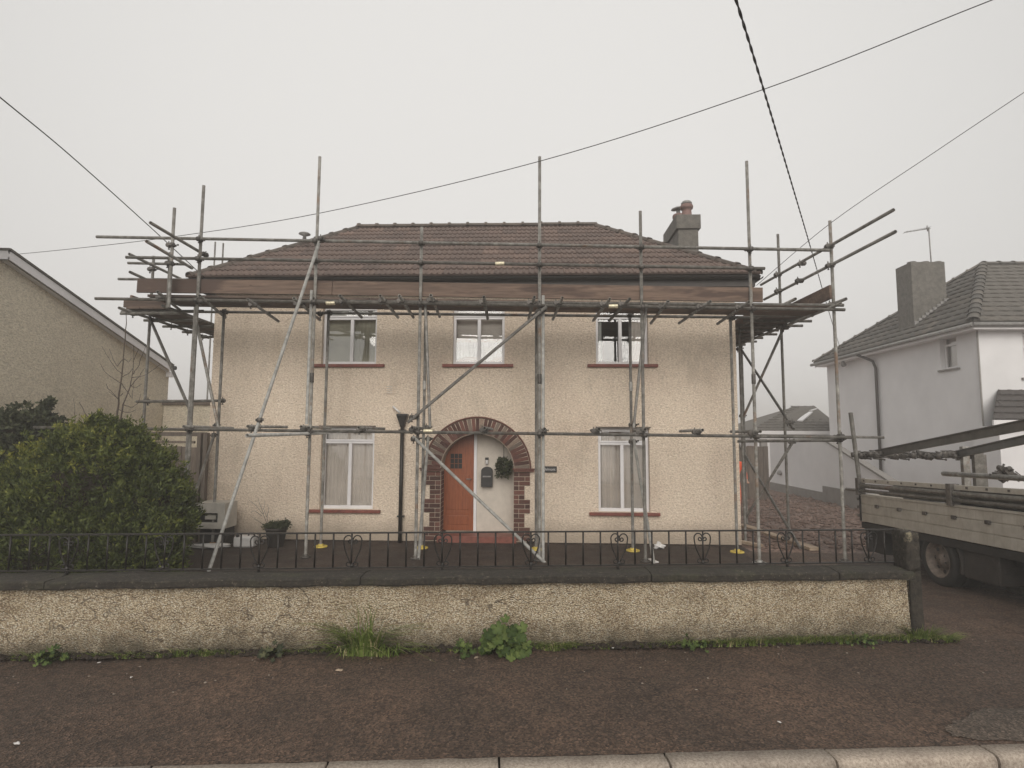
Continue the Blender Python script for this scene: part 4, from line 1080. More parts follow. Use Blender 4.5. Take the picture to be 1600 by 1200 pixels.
for s in (1, -1):
    ye = RYd+s*(v1.y-RYd)
    p = Vector((BXo-.012, RYd+s*.004, vz(RYd)-.07)); q = Vector((BXo-.012, ye, vz(ye)-.07))
    MB().bar(p, q, .024, .14).build('bargeboard', M['upvc'], nb)
    r = MB(); r.bar((BX-4.4, RYd+s*.004, vz(RYd)+.03), (BX-4.4, ye+s*.06, vz(ye)+.01), 9.12, .035); r.build('roof', M['tile_grey'], nb)
    MB().quad((BX, RYd, vz(RYd)-.16), (BXo-.025, RYd, vz(RYd)-.16), (BXo-.025, ye, vz(ye)-.16), (BX, ye, vz(ye)-.16)).build('verge_soffit', M['upvc'], nb)
MB().box(BX-8.9, BXo-.026, yc+.002, v1.y+.0, vz(yc)-.24, vz(yc)-.12).build('eaves_box', M['upvc'], nb, .004)
g = MB(); g.tube([(BX-8.9, v1.y+.12, vz(v1.y)-.05), (BXo+.02, v1.y+.12, vz(v1.y)-.05)], .05, 10); g.build('gutter', M['black_iron'], nb)
wx1 = BX
a = atY(285, 629, yc+.1); lw = thing('linking_wall', 'pebbledashed wall with a flat brown coping between bungalow and cream house', 'wall', (-7.3, yc+.1, GZ))
MB().box(wx1+.01, HX0-.01, yc-.15, yc+.05, GZ, a.z-.07).build('wall_face', M['roughcast_left'], lw)
MB().box(wx1+.005, HX0-.005, yc-.21, yc+.11, a.z-.068, a.z+.05).build('coping', M['fence'], lw, .005)
# timber fence between the bush and the house
fp = thing('timber_fence', 'weathered vertical board fence with posts between the green bush and house corner', 'fence', (-6.2, 9.9, GZ))
FYy = 9.95
x0 = atY(222, 700, FYy).x; x1 = atY(320, 700, FYy).x; zt1 = atY(300, 678, FYy).z; zt2 = atY(270, 690, FYy).z; zt3 = atY(270, 698, FYy).z
MB().box(x0, x1, FYy, FYy+.06, zt1-.04, zt1+.03).build('rail', M['fence'], fp, .003); MB().box(x0, x1-.2, FYy, FYy+.05, zt2-.03, zt2+.012).build('rail', M['fence'], fp, .003)
for px in (308.5, 318):
    x = atY(px, 750, FYy-.08).x; MB().box(x-.035, x+.035, FYy-.1, FYy-.01, GZ, zt1+.02).build('post', M['fence'], fp, .004)
x = x0
while x < x1-.08:
    MB().box(x, x+.135, FYy+.01+random.uniform(0,.01), FYy+.035, GZ, zt3+random.uniform(-.01,.01)).build('fence_board', M['fence'], fp, .002); x += .142

# right neighbour ------------------------------------------------
NY0, NY1, NX0, NX1, NE = 14.8, 22.3, 11.13, 19.0, 4.58
nh = thing('white_house', 'white rendered house with a grey tiled hipped roof and tall chimney on the right', 'house', (NX0+3, NY0, GZ))
wz = (atX(1467, 520, NX0), atX(1497, 578, NX0))
wy0, wy1 = wz[1].y, wz[0].y; wz0, wz1 = (atX(1485, 576, NX0).z), (atX(1485, 521, NX0).z)
w = MB()
for ya, yb in ((NY0, wy0), (wy0, wy1), (wy1, NY1)):
    for za, zb in ((GZ-.3, wz0), (wz0, wz1), (wz1, NE)):
        if ya == wy0 and za == wz0: continue
        w.quad((NX0, yb, za), (NX0, ya, za), (NX0, ya, zb), (NX0, yb, zb))
for (pa, pb) in (((NX0, wy0), (NX0+.2, wy0)), ((NX0, wy1), (NX0+.2, wy1))): w.quad((*pa, wz0), (*pb, wz0), (*pb, wz1), (*pa, wz1))
w.quad((NX0, wy0, wz0), (NX0, wy1, wz0), (NX0+.2, wy1, wz0), (NX0+.2, wy0, wz0)); w.quad((NX0, wy0, wz1), (NX0, wy1, wz1), (NX0+.2, wy1, wz1), (NX0+.2, wy0, wz1))
w.build('wall', M['white_render'], nh, label='side wall')
fw0, fw1 = atY(1597, 520, NY0), atY(1640, 590, NY0)
w = MB()
for xa, xb in ((NX0, fw0.x), (fw0.x, fw1.x), (fw1.x, NX1)):
    for za, zb in ((GZ-.3, fw1.z), (fw1.z, fw0.z), (fw0.z, NE)):
        if xa == fw0.x and za == fw1.z: continue
        w.quad((xa, NY0, za), (xb, NY0, za), (xb, NY0, zb), (xa, NY0, zb))
w.build('wall', M['white_render'], nh, label='front wall')
MB().quad((NX1, NY1, GZ-.3), (NX0, NY1, GZ-.3), (NX0, NY1, NE), (NX1, NY1, NE)).build('wall', M['white_render'], nh)
MB().quad((NX1, NY0, GZ-.3), (NX1, NY1, GZ-.3), (NX1, NY1, NE), (NX1, NY0, NE)).build('wall', M['white_render'], nh)
def nwin(x_, y0, y1, z0, z1, axis):
    f = MB()
    def bx_(a0, a1, za, zb, d0=0, d1=.06):
        if axis == 'x': f.box(x_+d0, x_+d1, a0, a1, za, zb)
        else: f.box(a0, a1, x_+d0, x_+d1, za, zb)
    fw = .06; bx_(y0, y0+fw, z0, z1); bx_(y1-fw, y1, z0, z1); bx_(y0+fw, y1-fw, z0, z0+fw, .001); bx_(y0+fw, y1-fw, z1-fw, z1, .001); t_ = z1-(z1-z0)*.3; bx_(y0+fw, y1-fw, t_-.03, t_+.03, .001)
    fo_ = f.build('window', M['upvc'], nh, .004); p = MB(); q_ = MB()
    if axis == 'x': p.quad((x_+.03, y1-fw, z0+fw), (x_+.03, y0+fw, z0+fw), (x_+.03, y0+fw, z1-fw), (x_+.03, y1-fw, z1-fw)); q_.quad((x_+.12, y1, z0), (x_+.12, y0, z0), (x_+.12, y0, z1), (x_+.12, y1, z1))
    else: p.quad((y0, x_+.03, z0), (y1, x_+.03, z0), (y1, x_+.03, z1), (y0, x_+.03, z1)); q_.quad((y0, x_+.12, z0), (y1, x_+.12, z0), (y1, x_+.12, z1), (y0, x_+.12, z1))
    p.build('pane', M['glass'], fo_); q_.build('net_curtain', M['net'], fo_)
nwin(NX0+.12, wy0, wy1, wz0, wz1, 'x'); nwin(NY0+.10, fw0.x, fw1.x, fw1.z, fw0.z, 'y')
MB().box(NX0-.05, NX0+.12, wy0-.08, wy1+.08, wz0-.05, wz0-.002).build('sill', M['plinth'], nh, .005); MB().box(fw0.x-.1, fw1.x+.1, NY0-.05, NY0+.1, fw1.z-.06, fw1.z-.002).build('sill', M['plinth'], nh, .005)
OV = .32; EAV = NE+.02
A2, B2, C2, D2 = (NX0-OV, NY1+OV, EAV), (NX0-OV, NY0-OV, EAV), (NX1+OV, NY0-OV, EAV), (NX1+OV, NY1+OV, EAV)
rp = atY(1535, 414, (NY0+NY1)/2); P1, P2 = (rp.x, rp.y, rp.z), (NX1-2.5, rp.y, rp.z)
rf = MB(); rf.poly([A2, B2, P1]); rf.quad(B2, C2, P2, P1); rf.poly([C2, D2, P2]); rf.quad(D2, A2, P1, P2); rf.quad(A2, D2, C2, B2)
rf = rf.build('roof', M['tile_grey'], nh)
n1 = lay_tiles(rf, A2, B2, P1, P1, .34, .36, 1, .016, M['tile_grey'], 230); n2 = lay_tiles(rf, B2, C2, P1, P2, .34, .36, 1, .016, M['tile_grey'], 70)
print('NTILES', n1, n2)
for q_, e_ in ((A2, P1), (B2, P1)): lay_ridge(rf, q_, e_, .12, M['tile_grey'])
lay_ridge(rf, P1, P2, .12, M['tile_grey'])
f = MB(); f.box(NX0-OV+.02, NX0-OV+.05, NY0-OV+.02, NY1+OV, NE-.16, NE+.01); f.box(NX0-OV+.051, NX1+OV, NY0-OV+.02, NY0-OV+.05, NE-.16, NE+.01); f.build('fascia', M['upvc'], nh)
MB().box(NX0-OV+.05, NX1+OV, NY0-OV+.05, NY1+OV, NE-.15, NE-.14).build('soffit', M['upvc'], nh)
g = MB(); g.tube([(NX0-OV-.04, NY1+OV+.15, NE-.05), (NX0-OV-.04, NY0-OV-.04, NE-.05)], .055, 10); g.tube([(NX0-OV-.04, NY0-OV-.04, NE-.05), (NX1+OV, NY0-OV-.04, NE-.05)], .055, 10); g.build('gutter', M['lead'], nh)
dpt = atX(1370, 600, NX0-.06); mb = MB(); mb.tube([(NX0-OV-.04, dpt.y+.5, NE-.1), (NX0-.1, dpt.y+.1, NE-.35), (NX0-.07, dpt.y, NE-.6), (NX0-.07, dpt.y, GZ)], .045, 10); mb.build('downpipe', M['fascia'], nh)
dpt = atX(1528, 520, NX0-.05); mb = MB(); mb.tube([(NX0-.02, NY0-.03, NE-.15), (NX0-.02, NY0-.03, 0)], .02, 8); mb.build('corner_pipe', M['plinth'], nh)
lp = atX(1322, 566, NX0-.1); m_ = MB(); m_.lathe((lp.x-.1, lp.y, lp.z-.05), [(.07,-.1),(.09,-.05),(.05,.06),(.02,.1)], 10, ax=(-.3,-.2,.7)); m_.bar((lp.x-.08, lp.y, lp.z+.03), (NX0, lp.y, lp.z+.12), .02, .02); m_.build('security_light', M['lead'], nh)
# chimney
cyy = 17.6; ca, cb = atY(1427, 480, cyy), atY(1478, 440, cyy); ct = atY(1440, 409, cyy).z
mb = MB(); mb.box(ca.x, cb.x, cyy, cyy+.75, NE, ct); c2 = mb.build('chimney', M['concrete'], rf, .012)
fl = MB()
def roofz(x): return EAV+(rp.z-EAV)*(x-(NX0-OV))/(rp.x-(NX0-OV))
for i in range(9):
    xx = ca.x+(cb.x-ca.x)*i/9; fl.box(xx, xx+.17, cyy-.04, cyy-.002, roofz(xx+.08)-.15, roofz(xx+.08)+.11)
fl.build('flashing', M['lead'], c2)
for i in range(3):
    xx = ca.x+.25+i*.38; MB().lathe((xx, cyy+.35, ct), [(.14,0),(.12,.03),(.11,.07),(.13,.09)], 12).build('chimney_pot', M['concrete'], rf)
ta = thing('tv_aerial', 'thin television aerial on a pole above the tall chimney', 'aerial', (0,0,0)); p0_, p1_ = atY(1455, 409, cyy+.2), atY(1451, 356, cyy+.2)
MB().tube([(p0_.x, p0_.y, ct-.3), p1_], .018, 6).build('pole', M['lead'], ta); pa = atY(1413, 363, cyy+.2); MB().tube([pa, p1_+Vector((.05,0,-.02))], .012, 6).build('boom', M['lead'], ta)
m_ = MB()
for t_ in (.05,.2,.35,.5,.62,.74,.84,.92,1): p_ = pa.lerp(p1_, t_); m_.tube([p_+Vector((0,-.12,0)), p_+Vector((0,.12,0))], .006, 5)
m_.box(p1_.x-.14, p1_.x+.02, p1_.y-.16, p1_.y+.16, p1_.z-.08, p1_.z+.03) if False else m_.bar(p1_+Vector((-.1,-.1,-.1)), p1_+Vector((.02,.1,.06)), .03, .10)
m_.build('elements', M['lead'], ta)
# small lean-to porch on its front
pe = atY(1548, 656, NY0-.9); pp = thing('tiled_porch', 'low slate grey porch roof in front of the white house, above the lorry', 'porch', (pe.x+1.5, NY0-.5, GZ))
MB().poly([(pe.x, NY0-.95, pe.z), (pe.x+4, NY0-.95, pe.z), (pe.x+4, NY0-.001, pe.z+.75), (pe.x+.9, NY0-.001, pe.z+.75)]).build('roof', M['tile_grey'], pp); pr_ = pp.children[0]; lay_tiles(pr_, (pe.x, NY0-.95, pe.z+.004), (pe.x+4, NY0-.95, pe.z+.004), (pe.x+.9, NY0-.001, pe.z+.754), (pe.x+4, NY0-.001, pe.z+.754), .25, .28, 1, .008, M['fascia'], 60)
MB().box(pe.x, pe.x+4, NY0-.99, NY0-.94, pe.z-.13, pe.z-.005).build('fascia', M['upvc'], pp); MB().box(pe.x+.25, pe.x+4, NY0-.8, NY0-.003, GZ, pe.z-.14).build('wall', M['white_render'], pp)

# far extension with rooflights
ey = 24.0; ep = [atY(1172, 673, ey), atY(1290, 673, ey)]; rt = [atY(1236, 637, ey+2.6), atY(1300, 633, ey+2.6)]
et = thing('low_extension', 'low white outbuilding with a grey slate roof and two rooflights behind the yard', 'outbuilding', (8.5, ey, GZ))
NXE = NX0+1.5
re_ = MB(); re_.quad((ep[0].x, ey, ep[0].z), (NXE, ey, ep[0].z), (NXE, ey+2.6, rt[0].z+.1), (rt[0].x, ey+2.6, rt[0].z)); re_.poly([(ep[0].x, ey+5.2, ep[0].z), (ep[0].x, ey, ep[0].z), (rt[0].x, ey+2.6, rt[0].z)]); re_ = re_.build('roof', M['tile_grey'], et)
lay_tiles(re_, (ep[0].x, ey, ep[0].z), (NXE, ey, ep[0].z), (rt[0].x, ey+2.6, rt[0].z), (NXE, ey+2.6, rt[0].z), .30, .30, 1, .01, M['tile_grey'], 0)
MB().box(ep[0].x, NXE, ey-.06, ey-.01, ep[0].z-.14, ep[0].z).build('gutter', M['upvc'], et); MB().box(ep[0].x+.3, NXE, ey+.2, ey+5, GZ-.3, ep[0].z-.02).build('wall', M['white_render'], et)
def rooflight(a, b, w):
    za = (lambda y: ep[0].z+(rt[0].z-ep[0].z)*(y-ey)/2.6+.06); m_ = MB(); A_ = Vector((a[0], a[1], za(a[1]))); B__ = Vector((b[0], b[1], za(b[1]))); m_.bar(A_, B__, w, .05); m_.build('rooflight', M['upvc'], re_)
q1, q2 = atY(1246, 652, ey+1.1), atY(1262, 643, ey+1.9); rooflight((q1.x, ey+.9), (q2.x+.1, ey+1.9), .22); q3 = atY(1267, 640, ey+2.1); rooflight((q3.x-.1, ey+2.05), (q3.x+.3, ey+2.3), .18)
# white yard wall with stepped grey plinth and sloping end
gw = thing('yard_wall', 'white rendered yard wall with a stepped grey plinth and a ramped dark capped end', 'wall', (8.3, 17, GZ)); GX = 8.3
Ya, Yb, Yc = atX(1203, 700, GX).y, atX(1286, 688, GX).y, atX(1372, 742, GX).y
za_, zc_ = atX(1286, 687, GX).z, atX(1372, 742, GX).z
k_ = (zc_-.25)/((za_-zc_)/(Yb-Yc)); Yc -= k_; zc_ = .25
w = MB(); w.poly([(GX, Ya, GZ-.3), (GX, Yc, GZ-.3), (GX, Yc, zc_), (GX, Yb, za_), (GX, Ya, za_)]); w.poly([(GX+.15, Ya, za_), (GX+.15, Yb, za_), (GX+.15, Yc, zc_), (GX+.15, Yc, GZ-.3), (GX+.15, Ya, GZ-.3)]); w.quad((GX, Ya, za_), (GX, Yb, za_), (GX+.15, Yb, za_), (GX+.15, Ya, za_)); w.quad((GX, Yc, GZ-.3), (GX+.15, Yc, GZ-.3), (GX+.15, Yc, zc_), (GX, Yc, zc_)); w.build('wall_face', M['white_render'], gw)
MB().bar((GX+.07, Yb, za_+.02), (GX+.07, Yc, zc_+.02), .2, .05).build('ramp_coping', M['plinth'], gw)
Ys = atX(1288, 760, GX).y
MB().box(GX-.05, GX-.001, Ys, Ya, GZ-.2, atX(1240, 760, GX).z).build('plinth', M['plinth'], gw); MB().box(GX-.055, GX-.001, Yc, Ys-.001, GZ-.2, atX(1310, 763, GX).z).build('plinth', M['plinth'], gw)
kp = atX(1218, 738, GX-.05); MB().lathe(kp, [(.07,-.08),(.09,0),(.05,.06)], 8).build('wall_light', M['lead'], gw)
# board fence across the end of the yard
bf = thing('board_fence', 'tall grey brown close board fence across the yard behind the right scaffold bay', 'fence', (6, 17.4, GZ)); by = 17.4
xa, xb = atY(1105, 740, by).x, atY(1202, 740, by).x; zt_ = atY(1180, 697, by).z; x = xa
while x < xb-.02:
    MB().box(x, min(x+.145, xb), by+random.uniform(0,.012), by+.04, GZ, zt_+random.uniform(-.015,.015)).build('fence_board', M['fence'], bf, .003); x += .15
MB().box(xa, xb, by+.045, by+.09, .3, .38).build('rail', M['fence'], bf); MB().box(xa, xb, by+.045, by+.09, 1.1, 1.18).build('rail', M['fence'], bf)
q = atY(1192, 690, by+.3); MB().box(q.x-.09, q.x+.09, by+.2, by+.35, GZ, atY(1192, 686, by+.3).z).build('post', M['plinth'], bf)
# backdrop: hedge line lost in the fog far behind
# ================================================================ LORRY
TX = 5.0; LW = 2.05
lt = thing('scaffold_lorry', 'flatbed scaffold lorry with dirty aluminium dropsides parked in the drive', 'lorry', (6, 7.5, GZ))
def tz(y, z): return z+(9.2-y)*.038      # the bed rakes up towards the cab
RYb, FYb = 9.2, 5.35
def lbox(x0, x1, y0, y1, z0, z1, name, mat, parent=lt, bevel=.004, **k):
    mb = MB(); n = len(mb.v)
    mb.v += [(x, y, tz(y, z)) for z in (z0, z1) for y in (y0, y1) for x in (x0, x1)]
    for q in ((0,2,3,1),(4,5,7,6),(0,1,5,4),(2,6,7,3),(0,4,6,2),(1,3,7,5)): mb.face(q)
    return mb.build(name, M[mat], parent, bevel, **k)
ds = MB(); prof = [(0,.47),(0,.585),(.010,.59),(.010,.60),(0,.605),(0,.715),(.010,.72),(.010,.732),(0,.737),(0,.845),(-.012,.85),(-.012,.875),(.03,.875)]
for i in range(len(prof)-1):
    (xa, za), (xb, zb) = prof[i], prof[i+1]; ds.quad((TX+xa, FYb, tz(FYb,za)), (TX+xa, RYb, tz(RYb,za)), (TX+xb, RYb, tz(RYb,zb)), (TX+xb, FYb, tz(FYb,zb)))
ds.quad((TX+.03, RYb, .47), (TX+.03, FYb, tz(FYb,.47)), (TX+.03, FYb, tz(FYb,.875)), (TX+.03, RYb, .875)); ds.quad((TX, RYb, .47), (TX+.03, RYb, .47), (TX+.03, RYb, .875), (TX, RYb, .875))
dside = ds.build('dropside', M['alu'], lt)
for i in range(7):
    y = RYb-.45-i*.52; lbox(TX-.022, TX+.008, y-.035, y+.035, .70, .745, 'latch', 'coupler', dside, .006)
lbox(TX-.014, TX-.001, RYb-.035, RYb, .47, .87, 'corner_post', 'under'); 
for z in (.55,.68,.80): lbox(TX-.03, TX+.01, RYb-.0, RYb+.03, z-.02, z+.02, 'hinge', 'coupler', dside)
lbox(TX+.03, TX+LW-.03, FYb, RYb-.03, .46, .50, 'bed', 'old_board'); lbox(TX+LW-.03, TX+LW, FYb, RYb, .47, .875, 'dropside', 'alu'); lbox(TX+.03, TX+LW-.03, RYb-.03, RYb, .47, .875, 'tailboard', 'alu')
lbox(TX+.03, TX+LW-.03, RYb+.0, RYb+.04, .36, .45, 'tail_bar', 'under')
lbox(TX+.05, TX+LW-.05, RYb-.10, RYb-.02, .02, .36, 'mudflap', 'under'); lbox(TX+.10, TX+.6, RYb-.4, RYb-.12, .02, .46, 'rear_valance', 'under')
lbox(TX+.25, TX+LW-.25, 3.6, RYb-.2, .24, .455, 'chassis', 'under'); lbox(TX+.02, TX+.08, FYb, RYb-.02, .36, .455, 'side_rail', 'under')
# rails on top of the dropside
lbox(TX-.005, TX+.02, FYb, RYb+.05, 1.05, 1.11, 'top_rail', 'alu')
for i in range(13): y = RYb-.15-i*.3; lbox(TX-.014, TX-.004, y-.012, y+.012, 1.07, 1.095, 'bolt', 'coupler', bevel=0)
def ltube(a, b, name='rack_tube', mat='galv', r=.0242, parent=lt): return MB().tube([(a[0], a[1], tz(a[1], a[2])), (b[0], b[1], tz(b[1], b[2]))], r, 10, hollow=True).build(name, M[mat], parent)
ltube((TX+.0, RYb+.05, 1.005), (TX, FYb, 1.005), r=.032); ltube((TX-.01, RYb+.35, .93), (TX-.01, FYb, .93))
ltube((TX+.1, RYb+.05, .985), (TX+.1, FYb, .985)); 
for y in (RYb-.02, 7.2, 5.6): lbox(TX-.05, TX+.06, y-.04, y+.04, .86, 1.12, 'stanchion', 'coupler')
pt0, pt1 = atX(1329, 645, TX+.02), atX(1344, 760, TX+.02); MB().tube([pt0, pt1], .032, 10, hollow=True).build('rear_post', M['galv'], lt)
cz = atY(1400, 711, RYb+.1).z; cb_ = Vector((TX+.02, RYb+.1, cz)), Vector((TX+LW-.1, RYb+.1, cz)); MB().tube(cb_, .0242, 10).build('cross_bar', M['galv'], lt)
xr = atY(1497, 730, RYb+.1).x
for dx, w in ((0,.10), (.17,.14), (.30,.05)): MB().box(xr+dx-.0, xr+dx+w, RYb-.02, RYb+.05, .9, cz+.14-dx*.4).build('rear_post', M['galv'], lt, .004)
# couplers clipped in a row along the cross bar: loose fittings, each its own thing
x = TX+.07; i = 0
while x < xr+.35:
    if not (TX+.55 < x < TX+.62):
        o = obj('scaffold_coupler', CM, None, loc=(x, RYb+.1+random.uniform(-.02,.02), cz+random.uniform(-.015,.02)), rot=(random.uniform(-1.2,1.2), PI/2+random.uniform(-.4,.4), PI/2+random.uniform(-.6,.6))); o.scale = (1.15, 1.15, 1.15)
        tag(o, 'steel coupler clipped in the row along the rear cross bar of the lorry', 'coupler', 'couplers hung along the lorry cross bar'); i += 1
    x += random.uniform(.062, .078)
for j, (px, py) in enumerate(((1560,742),(1568,736),(1577,740),(1585,743),(1572,745))):
    p = atY(px, py, 7.6); o = obj('scaffold_coupler', CM, None, loc=p, rot=(random.uniform(0,6), random.uniform(0,6), random.uniform(0,6))); tag(o, 'steel coupler in the loose heap lying on the lorry load', 'coupler', 'couplers heaped on the lorry load')
# beams sloping over the bar
def beam(a, b, lab, h=.13):
    mb = MB(); mb.bar(a, b, .05, .012); off = Vector((0,0,h/2)); mb.v = [(v[0], v[1], v[2]+h/2) for v in mb.v]
    m2 = MB(); m2.bar(Vector(a)-Vector((0,0,h/2)), Vector(b)-Vector((0,0,h/2)), .05, .012); m3_ = MB(); m3_.bar(a, b, .01, h-.013)
    for m_ in (m2, m3_): n = len(mb.v); mb.v += m_.v; [mb.face(tuple(n+i for i in f_)) for f_ in m_.f]
    o = mb.build('aluminium_beam', M['beam']); tag(o, lab, 'beam'); return o
def thru(pa, Ya, pb, Yb): return atY(*pa, Ya), atY(*pb, Yb)
a, b = thru((1368,709), 9.5, (1600,664), 6.25); beam(a, b+(b-a)*.25, 'nearer long grey metal beam sloping up over the lorry from its rear cross bar', .10)
a, b = thru((1490,711), 9.4, (1600,687), 7.6); beam(a, b+(b-a)*.9, 'farther long grey metal beam sloping up over the lorry bed', .10)
for i, (x, z) in enumerate(((5.16,.90),(5.22,.96),(5.28,.91),(5.35,.97),(5.42,.90),(5.30,1.03),(5.24,1.08),(5.5,.93))):
    o = MB().tube([(x, 9.0-random.random()*.4, tz(9, z)), (x, 5.5, tz(5.5, z))], .0242, 8, hollow=True).build('scaffold_tube', M['galv']); tag(o, 'loose scaffold tube stacked lengthwise just inside the nearer lorry dropside', 'tube', 'loose tubes in the lorry bed')
a, b = atY(1474, 740, 8.6), atY(1640, 750, 6.8); o = MB().tube([a, b], .035, 8, hollow=True).build('scaffold_tube', M['galv']); tag(o, 'dark tube lying across the top of the lorry load', 'tube')
# tarp heap in the bed
def lump(name, cx, cy, cz_, rx, ry, rz, mat, amp=.2, seed_=1, parent=None):
    bm = bmesh.new(); bmesh.ops.create_icosphere(bm, subdivisions=3, radius=1); r = random.Random(seed_); ph = [r.random()*6 for _ in range(6)]
    for v in bm.verts:
        d = 1+amp*(math.sin(v.co.x*3+ph[0])*math.sin(v.co.y*4+ph[1])+.5*math.sin(v.co.z*7+ph[2]+v.co.x*5)); v.co = Vector((cx+v.co.x*rx*d, cy+v.co.y*ry*d, cz_+max(v.co.z, -.6)*rz*d))
    me = bpy.data.meshes.new(name); bm.to_mesh(me); bm.free(); me.materials.append(mat); me.polygons.foreach_set('use_smooth', [True]*len(me.polygons)); return obj(name, me, parent)
tag(lump('tarpaulin', TX+.5, 7.0, tz(7,.72), .35, .9, .25, M['black_plastic'], .25, 3), 'crumpled black tarpaulin in the lorry bed behind the dropside', 'tarpaulin')
tag(lump('dust_sheet', TX+.45, 8.3, tz(8.3,.66), .3, .5, .22, M['plinth'], .25, 5), 'grey dust sheet bundled near the rear of the lorry bed', 'sheet')
# wheels
def wheel(x, y, z, r=.325, w=.19, side=-1):
    ty = MB().lathe((x, y, z), [(r*.66,-w/2+.012),(r*.80,-w/2),(r*.95,-w/2+.012),(r,-w/2+.04),(r,w/2-.04),(r*.95,w/2-.012),(r*.8,w/2),(r*.66,w/2-.012)], 32, ax=(-side,0,0), caps=False)
    wh = MB().lathe((x, y, z), [(r*.68,-w/2+.008),(r*.66,-w/2+.004),(r*.62,-w/2+.03),(r*.58,-w/2+.085),(r*.34,-w/2+.10),(r*.32,-w/2+.06),(r*.2,-w/2+.05),(r*.18,-w/2+.035),(.01,-w/2+.03)], 32, ax=(-side,0,0), caps=False).build('wheel', M['rim'], lt)
    ty.build('tyre', M['rubber'], wh)
    for k in range(8):
        a_ = 2*PI*k/8; MB().lathe((x+side*(w/2-.092), y+r*.46*math.cos(a_), z+r*.46*math.sin(a_)), [(.026,0),(.026,.004)], 8, ax=(side,0,0)).build('vent_hole', M['dark'], wh)
    for k in range(6):
        a_ = 2*PI*k/6+.3; MB().lathe((x+side*(w/2-.06), y+r*.25*math.cos(a_), z+r*.25*math.sin(a_)), [(.012,0),(.010,.018)], 6, ax=(side,0,0)).build('wheel_nut', M['coupler'], wh)
wc = atX(1462, 876, TX+.02); WYc = wc.y; wz_ = GZ+.325
wheel(TX+.13, WYc, wz_); wheel(TX+.34, WYc, wz_); wheel(TX+LW-.13, WYc, wz_, side=1); wheel(TX+.16, 4.55, wz_); wheel(TX+LW-.16, 4.55, wz_, side=1)
mg = MB(); N = 18; rr_ = .39
for i in range(N+1):
    a_ = math.radians(-12+204*i/N); y = WYc+rr_*math.cos(a_); z = wz_+rr_*math.sin(a_); 
    mg.v += [(TX+.04, y, z), (TX+.50, y, z), (TX+.04, WYc+(rr_+.035)*math.cos(a_), wz_+(rr_+.035)*math.sin(a_)), (TX+.50, WYc+(rr_+.035)*math.cos(a_), wz_+(rr_+.035)*math.sin(a_))]
for i in range(N):
    k = 4*i
    for q in ((0,1,5,4),(2,6,7,3),(0,4,6,2),(1,3,7,5)): mg.face(tuple(k+j for j in q), True)
mg.build('mudguard', M['mudguard'], lt)
lbox(TX+.06, TX+.35, WYc-.95, WYc-.42, .03, .42, 'side_locker', 'mudguard', bevel=.02); lbox(TX+.2, TX+.5, WYc-1.75, WYc-1.15, .10, .38, 'fuel_tank', 'lead', bevel=.05)
MB().tube([(TX+.5, WYc-.5, .02), (TX+.45, WYc-1.9, .03)], .045, 10).build('exhaust_pipe', M['lead'], lt)
# cab
cabm = MB(); cp = [(5.28,.25),(5.28,1.95),(5.05,2.08),(4.3,2.10),(4.0,2.02),(3.55,1.25),(3.40,1.05),(3.36,.3)]
n = len(cp); cabm.v += [(TX+.08, y, z) for y, z in cp]+[(TX+LW-.08, y, z) for y, z in cp]; cabm.face(tuple(range(n))); cabm.face(tuple(range(n, 2*n))[::-1])
for i in range(n): cabm.face((i, n+i, n+(i+1) % n, (i+1) % n))
cab = cabm.build('cab', M['white_plastic'], lt, .03)
MB().poly([(TX+.074, 5.0, 1.25), (TX+.074, 5.0, 1.9), (TX+.074, 4.2, 1.9), (TX+.074, 3.75, 1.28)]).build('side_window', M['dark'], cab)
MB().quad((TX+.2, 3.56, 1.30), (TX+LW-.2, 3.56, 1.30), (TX+LW-.2, 3.94, 1.95), (TX+.2, 3.94, 1.95)).build('windscreen', M['dark'], cab)
for x in (TX+.2, TX+LW-.5): MB().box(x, x+.3, 3.33, 3.37, .75, .95).build('headlight', M['lead'], cab, .01)
MB().box(TX+.55, TX+LW-.55, 3.345, 3.39, .62, .98).build('grille', M['black_plastic'], cab, .01)
MB().box(TX+.06, TX+LW-.06, 3.28, 3.40, .28, .52).build('bumper', M['black_plastic'], cab, .03)
MB().box(TX+.072, TX+.079, 4.16, 4.18, .5, 1.9).build('door_seam', M['black_plastic'], cab)
MB().box(TX+.072, TX+.079, 5.06, 5.08, .5, 1.9).build('door_seam', M['black_plastic'], cab)
MB().box(TX+.05, TX+.078, 4.88, 5.02, 1.10, 1.14).build('door_handle', M['black_plastic'], cab)
MB().box(TX-.12, TX+.03, 3.80, 3.86, 1.3, 1.62).build('wing_mirror', M['black_plastic'], cab, .02)
